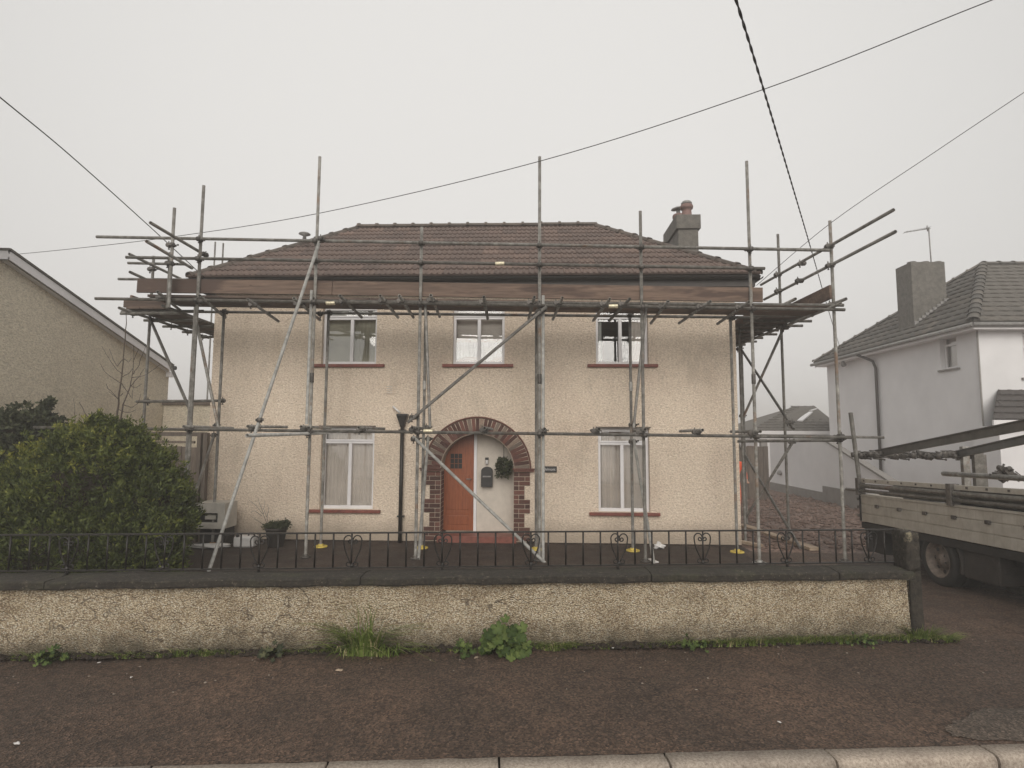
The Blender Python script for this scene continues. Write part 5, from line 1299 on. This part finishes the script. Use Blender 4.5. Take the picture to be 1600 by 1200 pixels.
# ================================================================ VEGETATION
def leaf_cloud(name, blobs, n, mat, L=(.04,.085), W=.011, per=7, up=.55, spread=.55, tintf=None, sd=1, parent=None, fat=1.0, lump_amp=.25):
    r = np.random.default_rng(sd); C = np.array([b[:3] for b in blobs]); Rr = np.array([b[3:6] for b in blobs])
    area = np.array([b[3]*b[5] for b in blobs]); pick = r.choice(len(blobs), size=n*3, p=area/area.sum())
    d = r.normal(size=(n*3, 3)); d /= np.linalg.norm(d, axis=1)[:, None]
    ph = r.random((5, 3))*6
    lum = sum(np.sin(d@(r.normal(size=3)*f)+r.random()*6) for f in (5, 8, 12, 17))/4*lump_amp*1.6
    dep = 1-r.random(n*3)**2*.30
    p = C[pick]+d*Rr[pick]*((1+lum)*dep)[:, None]
    ok = np.ones(len(p), bool)
    for i in range(len(blobs)):
        q = (p-C[i])/Rr[i]; ok &= ~((np.linalg.norm(q, axis=1) < .68) & (pick != i))
    ok &= p[:, 2] > GZ+.02
    p, d, dep, lum = p[ok][:n], d[ok][:n], dep[ok][:n], lum[ok][:n]; m = len(p)
    ax = d*(1-up)+np.array([0, 0, 1])*up+r.normal(size=(m, 3))*.25; ax /= np.linalg.norm(ax, axis=1)[:, None]
    V = np.zeros((m, per, 4, 3)); T = np.zeros((m, per, 4))
    base_t = r.normal(.42, .13, m)+lum*.5+(tintf(p) if tintf else 0)  # hollows of the crown get darker tint: shade put into leaf colour
    for k in range(per):
        a = ax+r.normal(size=(m, 3))*spread; a /= np.linalg.norm(a, axis=1)[:, None]
        s = np.cross(a, r.normal(size=(m, 3))); s /= np.linalg.norm(s, axis=1)[:, None]
        ln = r.uniform(L[0], L[1], m)[:, None]; w = W*r.uniform(.7, 1.4, m)[:, None]*fat
        o = p+r.normal(size=(m, 3))*.014
        V[:, k, 0] = o; V[:, k, 1] = o+a*ln*.5+s*w; V[:, k, 2] = o+a*ln; V[:, k, 3] = o+a*ln*.5-s*w
        T[:, k, :] = np.clip(base_t+r.normal(0, .10, m), 0, 1)[:, None]
    F = np.arange(m*per*4).reshape(-1, 4)
    return obj(name, np_mesh(name, V.reshape(-1, 3), F, mat, T.ravel()), parent)
def P(px, py, Y): return atY(px, py, Y)
def blob(px, py, Y, rx, ry, rz): p = P(px, py, Y); return (p.x, p.y, p.z, rx, ry, rz)
bs_ = [blob(150,778,7.3,.92,.95,.82), blob(50,822,7.2,.9,.9,.62), blob(226,805,7.3,.55,.7,.60), blob(-60,850,7.1,.9,.9,.62), blob(155,705,7.4,.60,.5,.34), blob(100,870,6.9,1.2,.8,.72), blob(205,870,7.0,.55,.6,.6), blob(-190,850,7.2,1.2,.9,.7), blob(100,740,7.4,.42,.5,.30), blob(212,735,7.4,.34,.4,.3)]
bt = thing('evergreen_bush', 'large rounded evergreen bush with yellow green tips behind the railing on the left', 'bush', (-4.9, 7.2, GZ))
def tf(p):
    lft = np.clip((-4.4-p[:, 0])/1.6, 0, 1)*np.clip((p[:, 2]-.6)/.9, 0, 1)
    return .30*lft*(np.sin(p[:, 0]*7+p[:, 2]*9) > -.3)+.10*np.sin(p[:, 0]*11)*np.sin(p[:, 2]*13)
leaf_cloud('crown', bs_, 30000, M['bush'], parent=bt, tintf=tf, sd=4, per=6, L=(.035,.075), W=.0095, up=.5)
for i, (px, py, h) in enumerate(((156,668,.18),(176,672,.14),(120,684,.14),(145,672,.18),(205,690,.15),(232,706,.14),(60,715,.16),(20,735,.15),(250,728,.14),(268,752,.13),(286,780,.12),(85,700,.14),(190,678,.15),(-5,755,.15),(218,700,.13),(138,676,.13),(300,812,.10))):
    p = P(px, py, 7.3); leaf_cloud('shoot', [(p.x, p.y, p.z, .05, .05, h)], 170, M['bush'], parent=bt, sd=30+i, per=6, L=(.03,.06), up=.7)
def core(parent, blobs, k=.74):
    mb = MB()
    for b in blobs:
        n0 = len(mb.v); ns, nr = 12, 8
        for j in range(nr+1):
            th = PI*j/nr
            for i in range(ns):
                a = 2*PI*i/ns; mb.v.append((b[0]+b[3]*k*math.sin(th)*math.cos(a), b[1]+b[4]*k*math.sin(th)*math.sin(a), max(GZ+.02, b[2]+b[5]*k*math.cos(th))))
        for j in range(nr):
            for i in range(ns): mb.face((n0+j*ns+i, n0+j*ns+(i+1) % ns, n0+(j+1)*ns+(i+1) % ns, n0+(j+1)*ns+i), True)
    return mb.build('dark_core', M['soil'], parent)  # dark solid added inside the crown to block the view through
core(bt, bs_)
for i in range(5): MB().tube([(-4.9+random.uniform(-.3,.3), 7.2+random.uniform(-.2,.2), GZ), (-4.9+random.uniform(-1,1), 7.2+random.uniform(-.3,.3), .9)], .04, 6, r1=.02).build('trunk', M['bark'], bt)
b2 = [blob(22,692,8.95,.62,.5,.50), blob(-60,690,8.5,.5,.6,.6), blob(-10,740,8.8,.9,.5,.6), blob(60,664,9.0,.30,.3,.22)]
t2 = thing('dark_shrub', 'dull dark green shrub against the bungalow gable, behind the bright bush', 'shrub', (-8.2, 9.4, GZ))
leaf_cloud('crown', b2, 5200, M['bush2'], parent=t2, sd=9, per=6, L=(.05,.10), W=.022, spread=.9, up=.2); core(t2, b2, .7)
leaf_cloud('shoot', [blob(73,634,9.0,.07,.07,.10)], 40, M['bush2'], parent=t2, sd=11, per=6, L=(.06,.1), W=.022, spread=.9)
for px in (10, -60): p = P(px, 740, 8.9); MB().tube([(p.x, 8.9, GZ), (p.x, 8.9, p.z)], .04, 6).build('trunk', M['bark'], t2)
# bare sapling: stems traced as limbs with thickness at their place
sp = thing('bare_sapling', 'leafless sapling with two slender stems in front of the bungalow gable', 'sapling', (-6.9, 9.0, GZ))
def limb(pts, r0, r1, Y=9.0, parent=sp, name='branch', dy=.0):
    q = [P(x, y, Y+dy*i) for i, (x, y) in enumerate(pts)]; d = []
    for i in range(len(q)-1):
        for k in range(3): d.append(q[i].lerp(q[i+1], k/3)+Vector((random.uniform(-1,1), random.uniform(-1,1), random.uniform(-1,1)))*.006)
    d.append(q[-1]); MB().tube(d, r0, 5, r1=r1).build(name, M['bark'], parent)
limb([(180,860),(181,740),(182,655),(186,620),(191,580),(194,540),(197,505),(197,480)], .020, .004, name='trunk'); limb([(184,860),(186,740),(187,662),(192,632),(203,605),(208,580),(209,540)], .018, .004, name='trunk')
for L_ in ([(191,586),(180,575),(170,560),(159,541)], [(194,560),(183,572),(176,560),(171,545)], [(191,600),(175,590),(163,580),(157,568)], [(203,605),(215,590),(228,585),(240,578),(250,570)], [(208,585),(217,570),(222,555),(227,543)], [(190,590),(203,582),(209,572)], [(187,625),(178,618),(170,612)], [(192,632),(205,637),(216,630),(220,615)], [(203,603),(212,606),(222,600)], [(193,560),(201,566),(206,560)], [(186,640),(200,645),(212,640)], [(207,565),(214,552),(216,545)], [(192,615),(183,622),(168,606),(166,600)], [(206,590),(218,588),(226,575)], [(190,600),(199,612),(206,622),(209,596)], [(187,655),(170,655),(160,648)]):
    limb(L_, .0065, .0025, dy=random.uniform(-.08,.08))
limb([(117,662),(117,640),(115,622)], .005, .002); limb([(140,657),(130,640),(124,628)], .008, .004)
# ---------------------------------------------------------------- weeds and grass at the foot of the wall
def blades(name, specs, mat, parent=None, kind=None, sd=1):
    """specs: list of (x, y, z, count, radius, height, lean, width)"""
    r = np.random.default_rng(sd); V = []; F = []; T = []; S = 4
    for (cx, cy, cz_, n, rad, h, lean, w) in specs:
        for _ in range(n):
            a = r.random()*6.28; q = rad*math.sqrt(r.random()); x, y = cx+q*math.cos(a)*1.0, cy-abs(q*math.sin(a))*.55
            hh = h*r.uniform(.45, 1.1); dr = np.array([math.cos(a)*r.uniform(.3, 1.3)+r.normal()*.25, -abs(math.sin(a))*r.uniform(.2, 1)+.05, 0])*lean*hh
            side = np.array([-dr[1], dr[0], 0])+r.normal(size=3)*.01; side[2] = 0; side /= np.linalg.norm(side)+1e-6; ww = w*r.uniform(.6, 1.3); t0 = np.clip(r.normal(.5, .2), 0, 1) if r.random() > .07 else 1.0
            n0 = len(V)
            for k in range(S+1):
                t = k/S; c_ = np.array([x, y, cz_])+dr*t*t+np.array([0, 0, hh*(t-.42*lean*t*t*t)]); wk = ww*(1-t)**.7*.5+.0004
                V += [c_-side*wk, c_+side*wk]; T += [t0, t0]
            for k in range(S): a_ = n0+2*k; F.append((a_, a_+1, a_+3, a_+2))
    o = obj(name, np_mesh(name, V, F, mat, T), parent)
    if kind: o['kind'] = kind
    return o
def wp(px, py=1013, off=-.02): # point at the foot of the wall on the sight line column px
    d = ray(px, py); t = (4.965+off)/(d.y-.107*d.x); p = EYEP+d*t; return p.x, p.y
def gsp(px0_, px1_, step, n, rad, h, lean, w, off=-.03):
    out = []; px = px0_
    while px < px1_:
        x, y = wp(px, off=off-random.random()*.04); out.append((x, y, .0, int(n*random.uniform(.4,1.4)), rad, h*random.uniform(.55,1.25), lean, w)); px += step*random.uniform(.6,1.4)
    return out
strip = gsp(36,130,9,34,.05,.085,.8,.005)+gsp(150,270,12,24,.05,.055,.8,.005)+gsp(278,370,8,36,.05,.09,.8,.005)+gsp(400,520,12,22,.04,.06,.8,.005)+gsp(620,740,14,16,.05,.05,.9,.005)+gsp(835,900,8,36,.06,.10,1.0,.005)+gsp(900,1050,14,18,.05,.05,.9,.004)+gsp(1045,1120,8,34,.05,.10,.9,.005)+gsp(1120,1430,4,44,.06,.10,.8,.006)+gsp(36,760,11,20,.06,.06,1.0,.006)+gsp(860,1120,22,16,.06,.06,1.0,.005)+gsp(-60,36,12,16,.05,.05,.8,.005)
tag(blades('grass', strip, M['grass'], kind='stuff', sd=3), 'short grass and weeds growing along the foot of the garden wall', 'grass')
x, y = wp(570, off=-.06); tag(blades('grass_tuft', [(x, y, 0, 190, .17, .40, .95, .014), (x+.04, y, 0, 34, .10, .50, .4, .010), (x-.12, y-.02, 0, 60, .15, .22, 1.6, .012), (x+.17, y-.01, 0, 60, .15, .24, 1.6, .012)], M['grass'], sd=8), 'tall coarse grass tuft at the wall foot left of the broad leaved plant', 'grass tuft')
x, y = wp(865, off=-.06); tag(blades('grass_tuft', [(x, y, 0, 110, .12, .12, 1.2, .006)], M['grass'], sd=12), 'low sprawling grass tuft just right of the broad leaved plant', 'grass tuft')
x, y = wp(1436, 985, off=-.02); tag(blades('grass_tuft', [(x+.02, y+.02, 0, 200, .12, .19, .8, .006), (x+.14, y+.0, -.0, 190, .13, .14, 1.1, .006), (x+.23, y, -.0, 110, .1, .10, 1.1, .005)], M['grass'], sd=14), 'grass tuft spilling round the pier at the drive end of the wall', 'grass tuft')
def lobed_leaf(lobes, r, mat, name='leaf', depth=.30, tint=.5):
    N = lobes*6; V = [(0, 0, 0)]; 
    for i in range(N+1):
        a = -PI*.92+2*PI*.92*i/N; k = abs(math.sin((i/N)*lobes*PI)); rr = r*(1-depth+depth*k)*(1+.05*math.sin(i*2.7)); V.append((rr*math.sin(a), rr*math.cos(a), .10*r*math.sin(i/N*lobes*2*PI)+.18*rr*rr/r))
    F = [(0, i+1, i+2) for i in range(N)]; me = bpy.data.meshes.new(name); me.from_pydata(V, [], F); me.materials.append(mat); me.polygons.foreach_set('use_smooth', [True]*len(F))
    a_ = me.attributes.new('tint', 'FLOAT', 'POINT'); a_.data.foreach_set('value', [min(1, tint+.25)]+[tint-.12*((i//3) % 2) for i in range(len(V)-1)]); return me
def leafy(name, label, cat, x, y, n, W_, H_, rl, lobes, mat, sd, depth=.3):
    rnd = random.Random(sd); t = thing(name, label, cat, (x, y, 0)); mes = [lobed_leaf(lobes, rl*k, mat, depth=depth, tint=tt) for k, tt in ((.6,.9), (.75,.1), (.85,.6), (1,.35), (1,.8), (1.1,.15), (1.15,.55), (.9,1.0))]; stems = MB()
    for i in range(n):
        u = rnd.uniform(-1, 1); v = rnd.random(); rr = math.sqrt(max(0, 1-u*u))
        p = Vector((x+W_*u*.95, y-.05-rnd.random()*.16*rr-.05*(1-v), .02+H_*v*rr*(.55+.45*rnd.random())))
        o = obj('leaf', mes[rnd.randrange(8)], t); o.location = p; nrm = Vector((u*.7+rnd.uniform(-.6,.6), -.8+rnd.uniform(-.5,.5), .6+rnd.uniform(-.6,.7))).normalized()
        o.rotation_euler = nrm.to_track_quat('Z', 'Y').to_euler(); o.rotation_euler.rotate_axis('Z', rnd.uniform(-.9,.9)+PI)
        stems.tube([(x+rnd.uniform(-.03,.03), y-.02, .0), (x+(p.x-x)*.6, y-.04, p.z*.6), p], .0025, 4, caps=False)
    stems.build('stems', mat, t)
x, y = wp(790, off=-.05); leafy('mallow_plant', 'broad leaved bright green mallow at the foot of the garden wall', 'plant', x, y, 80, .19, .30, .048, 5, M['mallow'], 3)
x, y = wp(436, off=-.05); leafy('dock_plant', 'small dark green weed at the wall foot left of the tall grass tuft', 'weed', x, y, 22, .10, .12, .026, 5, M['bush2'], 5, .45)
x, y = wp(728, off=-.05); leafy('thistle_weed', 'small ragged weed at the wall foot between tall grass and mallow', 'weed', x, y, 16, .09, .13, .030, 7, M['mallow'], 6, .55)
x, y = wp(100, off=-.03); leafy('nettle_weed', 'clump of leafy weed at the wall foot near the left edge', 'weed', x, y, 26, .11, .12, .022, 5, M['mallow'], 7, .4)
x, y = wp(1080, off=-.03); leafy('dandelion_weed', 'leafy weed at the wall foot left of the bright grass strip', 'weed', x, y, 20, .10, .12, .022, 5, M['mallow'], 8, .5)
x, y = wp(1335, off=-.03); leafy('ground_ivy', 'low leafy weed among the grass near the wall end', 'weed', x, y, 24, .14, .10, .018, 5, M['mallow'], 9, .4)
# dead leaves and litter on the pavement
for i, (px, py, s) in enumerate(((530,1047,.028),(744,1027,.022),(1218,1128,.012),(27,1161,.018),(155,1035,.012),(205,1058,.012),(957,1012,.014))):
    p = atZ(px, py, .012); o = lump('x', 0, 0, 0, s, s*.6, s*.25, M['old_board' if i < 2 else 'white_plastic'], .3, i); o.name = 'dead_leaf' if i < 2 else 'chipping'; o.location = p; o.rotation_euler[2] = i
    tag(o, ('curled brown leaf lying on the pavement below the tall grass tuft', 'small curled brown leaf beside the mallow on the pavement', 'pale chip lying on the pavement near the kerb right of centre', 'white chip lying on the pavement by the kerb at the far left', 'white chip by the wall foot at the left', 'yellowish chip on the pavement left of the tall grass', 'white chip by the wall foot right of the mallow')[i], 'leaf' if i < 2 else 'chip')

# ================================================================ SMALL THINGS IN THE GARDEN
# plant pot
pp_ = P(431, 845, 9.55); pt_ = thing('plant_pot', 'dark plant pot with a low evergreen fringe and dead twigs against the front wall', 'plant pot', (pp_.x, 9.55, GZ))
MB().lathe((pp_.x, 9.55, GZ), [(.11,0),(.125,.02),(.165,.27),(.18,.275),(.18,.31),(.165,.312),(.16,.29)], 20).build('pot', M['mudguard'], pt_)
leaf_cloud('foliage', [(pp_.x, 9.55, GZ+.32, .17, .15, .06)], 420, M['bush2'], parent=pt_, sd=21, per=5, L=(.02,.045), W=.01); leaf_cloud('foliage', [(pp_.x+.17, 9.55, GZ+.36, .06, .05, .05)], 60, M['bush2'], parent=pt_, sd=22, per=5, L=(.02,.045), W=.01)
def twig(pts, Y=9.6): MB().tube([P(x, y, Y) for x, y in pts], .0045, 4, r1=.0018).build('twig', M['bark'], pt_)
twig([(420,826),(412,805),(400,790),(388,780)]); twig([(421,826),(417,808),(412,795),(414,782)]); twig([(409,806),(398,798),(392,800)]); twig([(412,803),(406,788),(403,778)]); twig([(416,822),(400,812),(391,806)]); twig([(417,808),(420,796),(418,788)])
# white container
c0, c1 = P(368, 857, 9.5), P(400, 834, 9.5); ct_ = thing('white_canister', 'white plastic canister with a dark cap standing left of the plant pot', 'canister', (c0.x, 9.5, GZ))
MB().box(c0.x, c1.x, 9.4, 9.62, GZ, c1.z-.03).build('body', M['white_plastic'], ct_, .03); MB().lathe((c0.x+.07, 9.42, c1.z-.04), [(.028,0),(.028,.03),(.02,.035)], 10).build('cap', M['black_plastic'], ct_); MB().tube([(c1.x-.13, 9.5, c1.z-.04), (c1.x-.11, 9.5, c1.z+.01), (c1.x-.04, 9.5, c1.z+.01), (c1.x-.02, 9.5, c1.z-.04)], .014, 8).build('handle', M['black_plastic'], ct_)
# white cloth by meter box, bag by the right tubes, offcut
def crumple(name, p, s, mat, lab, cat, sd):
    o = lump(name, 0, 0, 0, s[0], s[1], s[2], mat, .35, sd); o.location = p; tag(o, lab, cat)
crumple('polythene_sheet', P(325, 853, 9.35), (.30,.12,.035), M['white_plastic'], 'flattened white polythene sheet below the meter cabinet', 'sheet', 2)
q = atZ(1030, 857, GZ); crumple('plastic_bag', (q.x, q.y, GZ+.04), (.085,.07,.055), M['white_plastic'], 'crumpled white plastic bag on the tarmac by the right hand standards', 'bag', 4)
o = MB().box(-.035, .035, -.12, .12, 0, .02).build('paint_brush', M['white_plastic'], None, .006); q = atZ(1020, 877, GZ); o.location = (q.x, q.y, GZ); o.rotation_euler[2] = .3; tag(o, 'small white offcut lying at the foot of the right diagonal tube', 'offcut'); o.name = 'offcut'
def plank(name, pa, pb, w, lab):
    a, b = atZ(*pa, GZ+.03), atZ(*pb, GZ+.03); o = MB().bar(a, b, w, .05).build(name, M['old_board'], None, .004); tag(o, lab, 'plank')
plank('plank', (1158,820), (1273,858), .17, 'long pale plank lying on the ground under the right scaffold return'); plank('plank', (1155,846), (1190,853), .10, 'short pale plank lying at the house corner beside a yellow pad')
# hanging basket
hb_ = P(788, 730, HY+.17); bk = thing('hanging_basket', 'dark trailing plant in a hanging basket under the right side of the arch', 'hanging basket', (hb_.x, HY+.17, hb_.z))
leaf_cloud('foliage', [(hb_.x, HY+.17, hb_.z+.02, .115, .11, .11)], 150, M['bush2'], parent=bk, sd=41, per=4, L=(.04,.075), W=.016, up=.1, spread=1); MB().lathe((hb_.x, HY+.17, hb_.z-.13), [(.03,.02),(.06,.05),(.09,.09)], 14).build('basket', M['black_iron'], bk)
MB().tube([(hb_.x-.01, HY+.17, hb_.z+.02), (hb_.x-.01, HY+.17, hb_.z+.40)], .006, 5).build('chain', M['black_iron'], bk)
leaf_cloud('trailing_stems', [(hb_.x-.02, HY+.15, hb_.z-.15, .11, .06, .02)], 34, M['bush2'], parent=bk, sd=43, per=4, L=(.03,.05), W=.012, up=.0)

# ---------------------------------------------------------------- worker, mostly hidden behind the house corner
wk = P(1146, 760, 13.6)
def person(cx, cy, z0, H):
    k = H/1.7; J = {'pelvis':(0,0,.92),'chest':(0,-.10,1.28),'neck':(0,-.16,1.46),'head':(0,-.20,1.60),'top':(0,-.20,1.68),
        'shL':(-.19,-.12,1.40),'elL':(-.25,-.20,1.13),'wrL':(-.20,-.38,1.00),'shR':(.19,-.12,1.40),'elR':(.25,-.20,1.13),'wrR':(.20,-.38,1.00),
        'hiL':(-.10,0,.88),'knL':(-.12,-.08,.48),'anL':(-.12,.02,.09),'toL':(-.13,-.16,.04),'hiR':(.10,0,.88),'knR':(.12,-.02,.48),'anR':(.12,.06,.09),'toR':(.13,-.12,.04)}
    R = {'pelvis':.15,'chest':.165,'neck':.06,'head':.095,'top':.07,'shL':.075,'elL':.055,'wrL':.038,'shR':.075,'elR':.055,'wrR':.038,'hiL':.105,'knL':.075,'anL':.055,'toL':.04,'hiR':.105,'knR':.075,'anR':.055,'toR':.04}
    E = [('pelvis','chest'),('chest','neck'),('neck','head'),('head','top'),('chest','shL'),('shL','elL'),('elL','wrL'),('chest','shR'),('shR','elR'),('elR','wrR'),('pelvis','hiL'),('hiL','knL'),('knL','anL'),('anL','toL'),('pelvis','hiR'),('hiR','knR'),('knR','anR'),('anR','toR')]
    for s, w in (('L', 'wrL'), ('R', 'wrR')):
        b = J[w]; J['pa'+s] = (b[0], b[1]-.07, b[2]-.03); R['pa'+s] = .03; E.append((w, 'pa'+s))
        for f in range(4): n_ = f'f{s}{f}'; J[n_] = (b[0]+(-.03+.02*f), b[1]-.15+.01*abs(f-1.5), b[2]-.07); R[n_] = .009; E.append(('pa'+s, n_))
        n_ = f't{s}'; sg_ = 1 if s == 'L' else -1; J[n_] = (b[0]+.05*sg_, b[1]-.09, b[2]-.04); R[n_] = .011; E.append((w, n_))
    names = list(J); me = bpy.data.meshes.new('person'); me.from_pydata([(cx+J[n][0]*k, cy+J[n][1]*k, z0+J[n][2]*k) for n in names], [(names.index(a), names.index(b)) for a, b in E], [])
    tmp = bpy.data.objects.new('tmp', me); COL.objects.link(tmp); sk = tmp.modifiers.new('s', 'SKIN'); sk.use_smooth_shade = True; su = tmp.modifiers.new('u', 'SUBSURF'); su.levels = 1
    for i, n in enumerate(names): me.skin_vertices[0].data[i].radius = (R[n]*k, R[n]*k)
    me.skin_vertices[0].data[0].use_root = True
    bpy.context.view_layer.update(); m2 = bpy.data.meshes.new_from_object(tmp.evaluated_get(bpy.context.evaluated_depsgraph_get())); bpy.data.objects.remove(tmp)
    m2.materials.clear()
    for m_ in ('orange', 'skin', 'black_plastic', 'yellow'): m2.materials.append(M[m_])
    for p_ in m2.polygons:
        z = (p_.center.z-z0)/k; y = (p_.center.y-cy)/k
        p_.material_index = 2 if z < .13 else 1 if z > 1.49 or y < -.40 else 3 if (.98 < z < 1.02 and y > -.25) or (1.2 < z < 1.24) else 0
    o = obj('person', m2); tag(o, 'worker in an orange hi-vis suit and dark hat, half hidden behind the right house corner', 'person'); return o, k
po, pk = person(wk.x, 13.6, GZ, 1.48)
MB().lathe((wk.x, 13.6-.20*pk, GZ+1.60*pk), [(.105*pk,0),(.11*pk,.03),(.09*pk,.08),(.03*pk,.11)], 14).build('hat', M['black_plastic'], po)

# ================================================================ OVERHEAD CABLES
def cable(pts, r, label, ext0=1.0, ext1=1.0, name='overhead_cable', twist=False):
    q = [atY(x, y, Y) for x, y, Y in pts]; q = [q[0]+(q[0]-q[1])*ext0]+q if ext0 else q; q = q+[q[-1]+(q[-1]-q[-2])*ext1] if ext1 else q
    d = []
    for i in range(len(q)-1):
        p0_, p1_, p2_, p3_ = q[max(i-1,0)], q[i], q[i+1], q[min(i+2,len(q)-1)]
        N = 60 if twist else 8
        for k in range(N):
            t = k/N; d.append(.5*((2*p1_)+(p2_-p0_)*t+(2*p0_-5*p1_+4*p2_-p3_)*t*t+(3*p1_-p0_-3*p2_+p3_)*t**3))
    d.append(q[-1]); m_ = MB()
    if twist:
        for ph in (0, PI):
            s = 0; pts_ = []
            for i, p in enumerate(d):
                if i: s += (d[i]-d[i-1]).length
                t_ = (d[min(i+1, len(d)-1)]-d[max(i-1, 0)]).normalized(); x_ = t_.cross(Vector((0,0,1))).normalized(); y_ = t_.cross(x_); a_ = s*2*PI/.42+ph; pts_.append(p+x_*(r*.9*math.cos(a_))+y_*(r*.9*math.sin(a_)))
            m_.tube(pts_, r, 5)
    else: m_.tube(d, r, 5)
    return tag(m_.build(name, M['cable']), label, 'cable')
cable([(-2,400,12.5), (120,388,11.8), (270,370,11), (500,333,10), (843,252,8.6), (1195,139,7.4), (1550,0,6.3)], .0065, 'long thin overhead wire sagging from the left edge up to the top right corner')
cable([(0,152,5.6), (110,243,7), (235,355,8.8), (322,436,9.76)], .0075, 'thin black wire running from the left edge down to the left eaves', ext1=0)
cable([(1150,0,3.9), (1184,110,5.0), (1226,250,7.2), (1268,392,11), (1296,490,16.5), (1314,548,21.5)], .0062, 'thick twisted black cable dropping steeply from the top right over the scaffolding', ext1=0, twist=True)
cable([(1602,143,7.4), (1460,238,8.0), (1300,347,8.9), (1182,446,9.75)], .005, 'faint thin wire from the right edge down to the right eaves', ext1=0)

# ================================================================ HAZE
hz_ = MB().box(-210, 210, -60, 300, -1.4, 14).build('haze', None if False else M['dark'], None); hz_['kind'] = 'stuff'
hm = bpy.data.materials.new('haze_air'); hm.use_nodes = True; hn, hl = hm.node_tree.nodes, hm.node_tree.links; hn.clear(); ho = hn.new('ShaderNodeOutputMaterial'); pv = hn.new('ShaderNodeVolumePrincipled')
pv.inputs['Color'].default_value = (.97,.955,.93,1); pv.inputs['Density'].default_value = .0068; pv.inputs['Anisotropy'].default_value = .2; hl.new(pv.outputs[0], ho.inputs['Volume'])
hz_.data.materials.clear(); hz_.data.materials.append(hm); hz_['label'] = 'pale drifting fog over the whole street'; hz_['category'] = 'fog'

# ================================================================ ORIGINS of single-mesh things at their base
for o in list(COL.objects):
    if o.type == 'MESH' and o.parent is None and o.get('kind') is None and o.location.length < 1e-6 and o.data.users == 1:
        n = len(o.data.vertices); co = np.empty(n*3, np.float32); o.data.vertices.foreach_get('co', co); co = co.reshape(-1, 3)
        b = Vector(((co[:,0].min()+co[:,0].max())/2, (co[:,1].min()+co[:,1].max())/2, co[:,2].min())).copy()
        co -= np.array(b, dtype=np.float32); o.data.vertices.foreach_set('co', co.ravel()); o.data.update(); o.location = b
        for ch in o.children: ch.matrix_parent_inverse = Matrix.Translation(b).inverted()
for o in COL.objects:
    if '_w' in o: del o['_w']
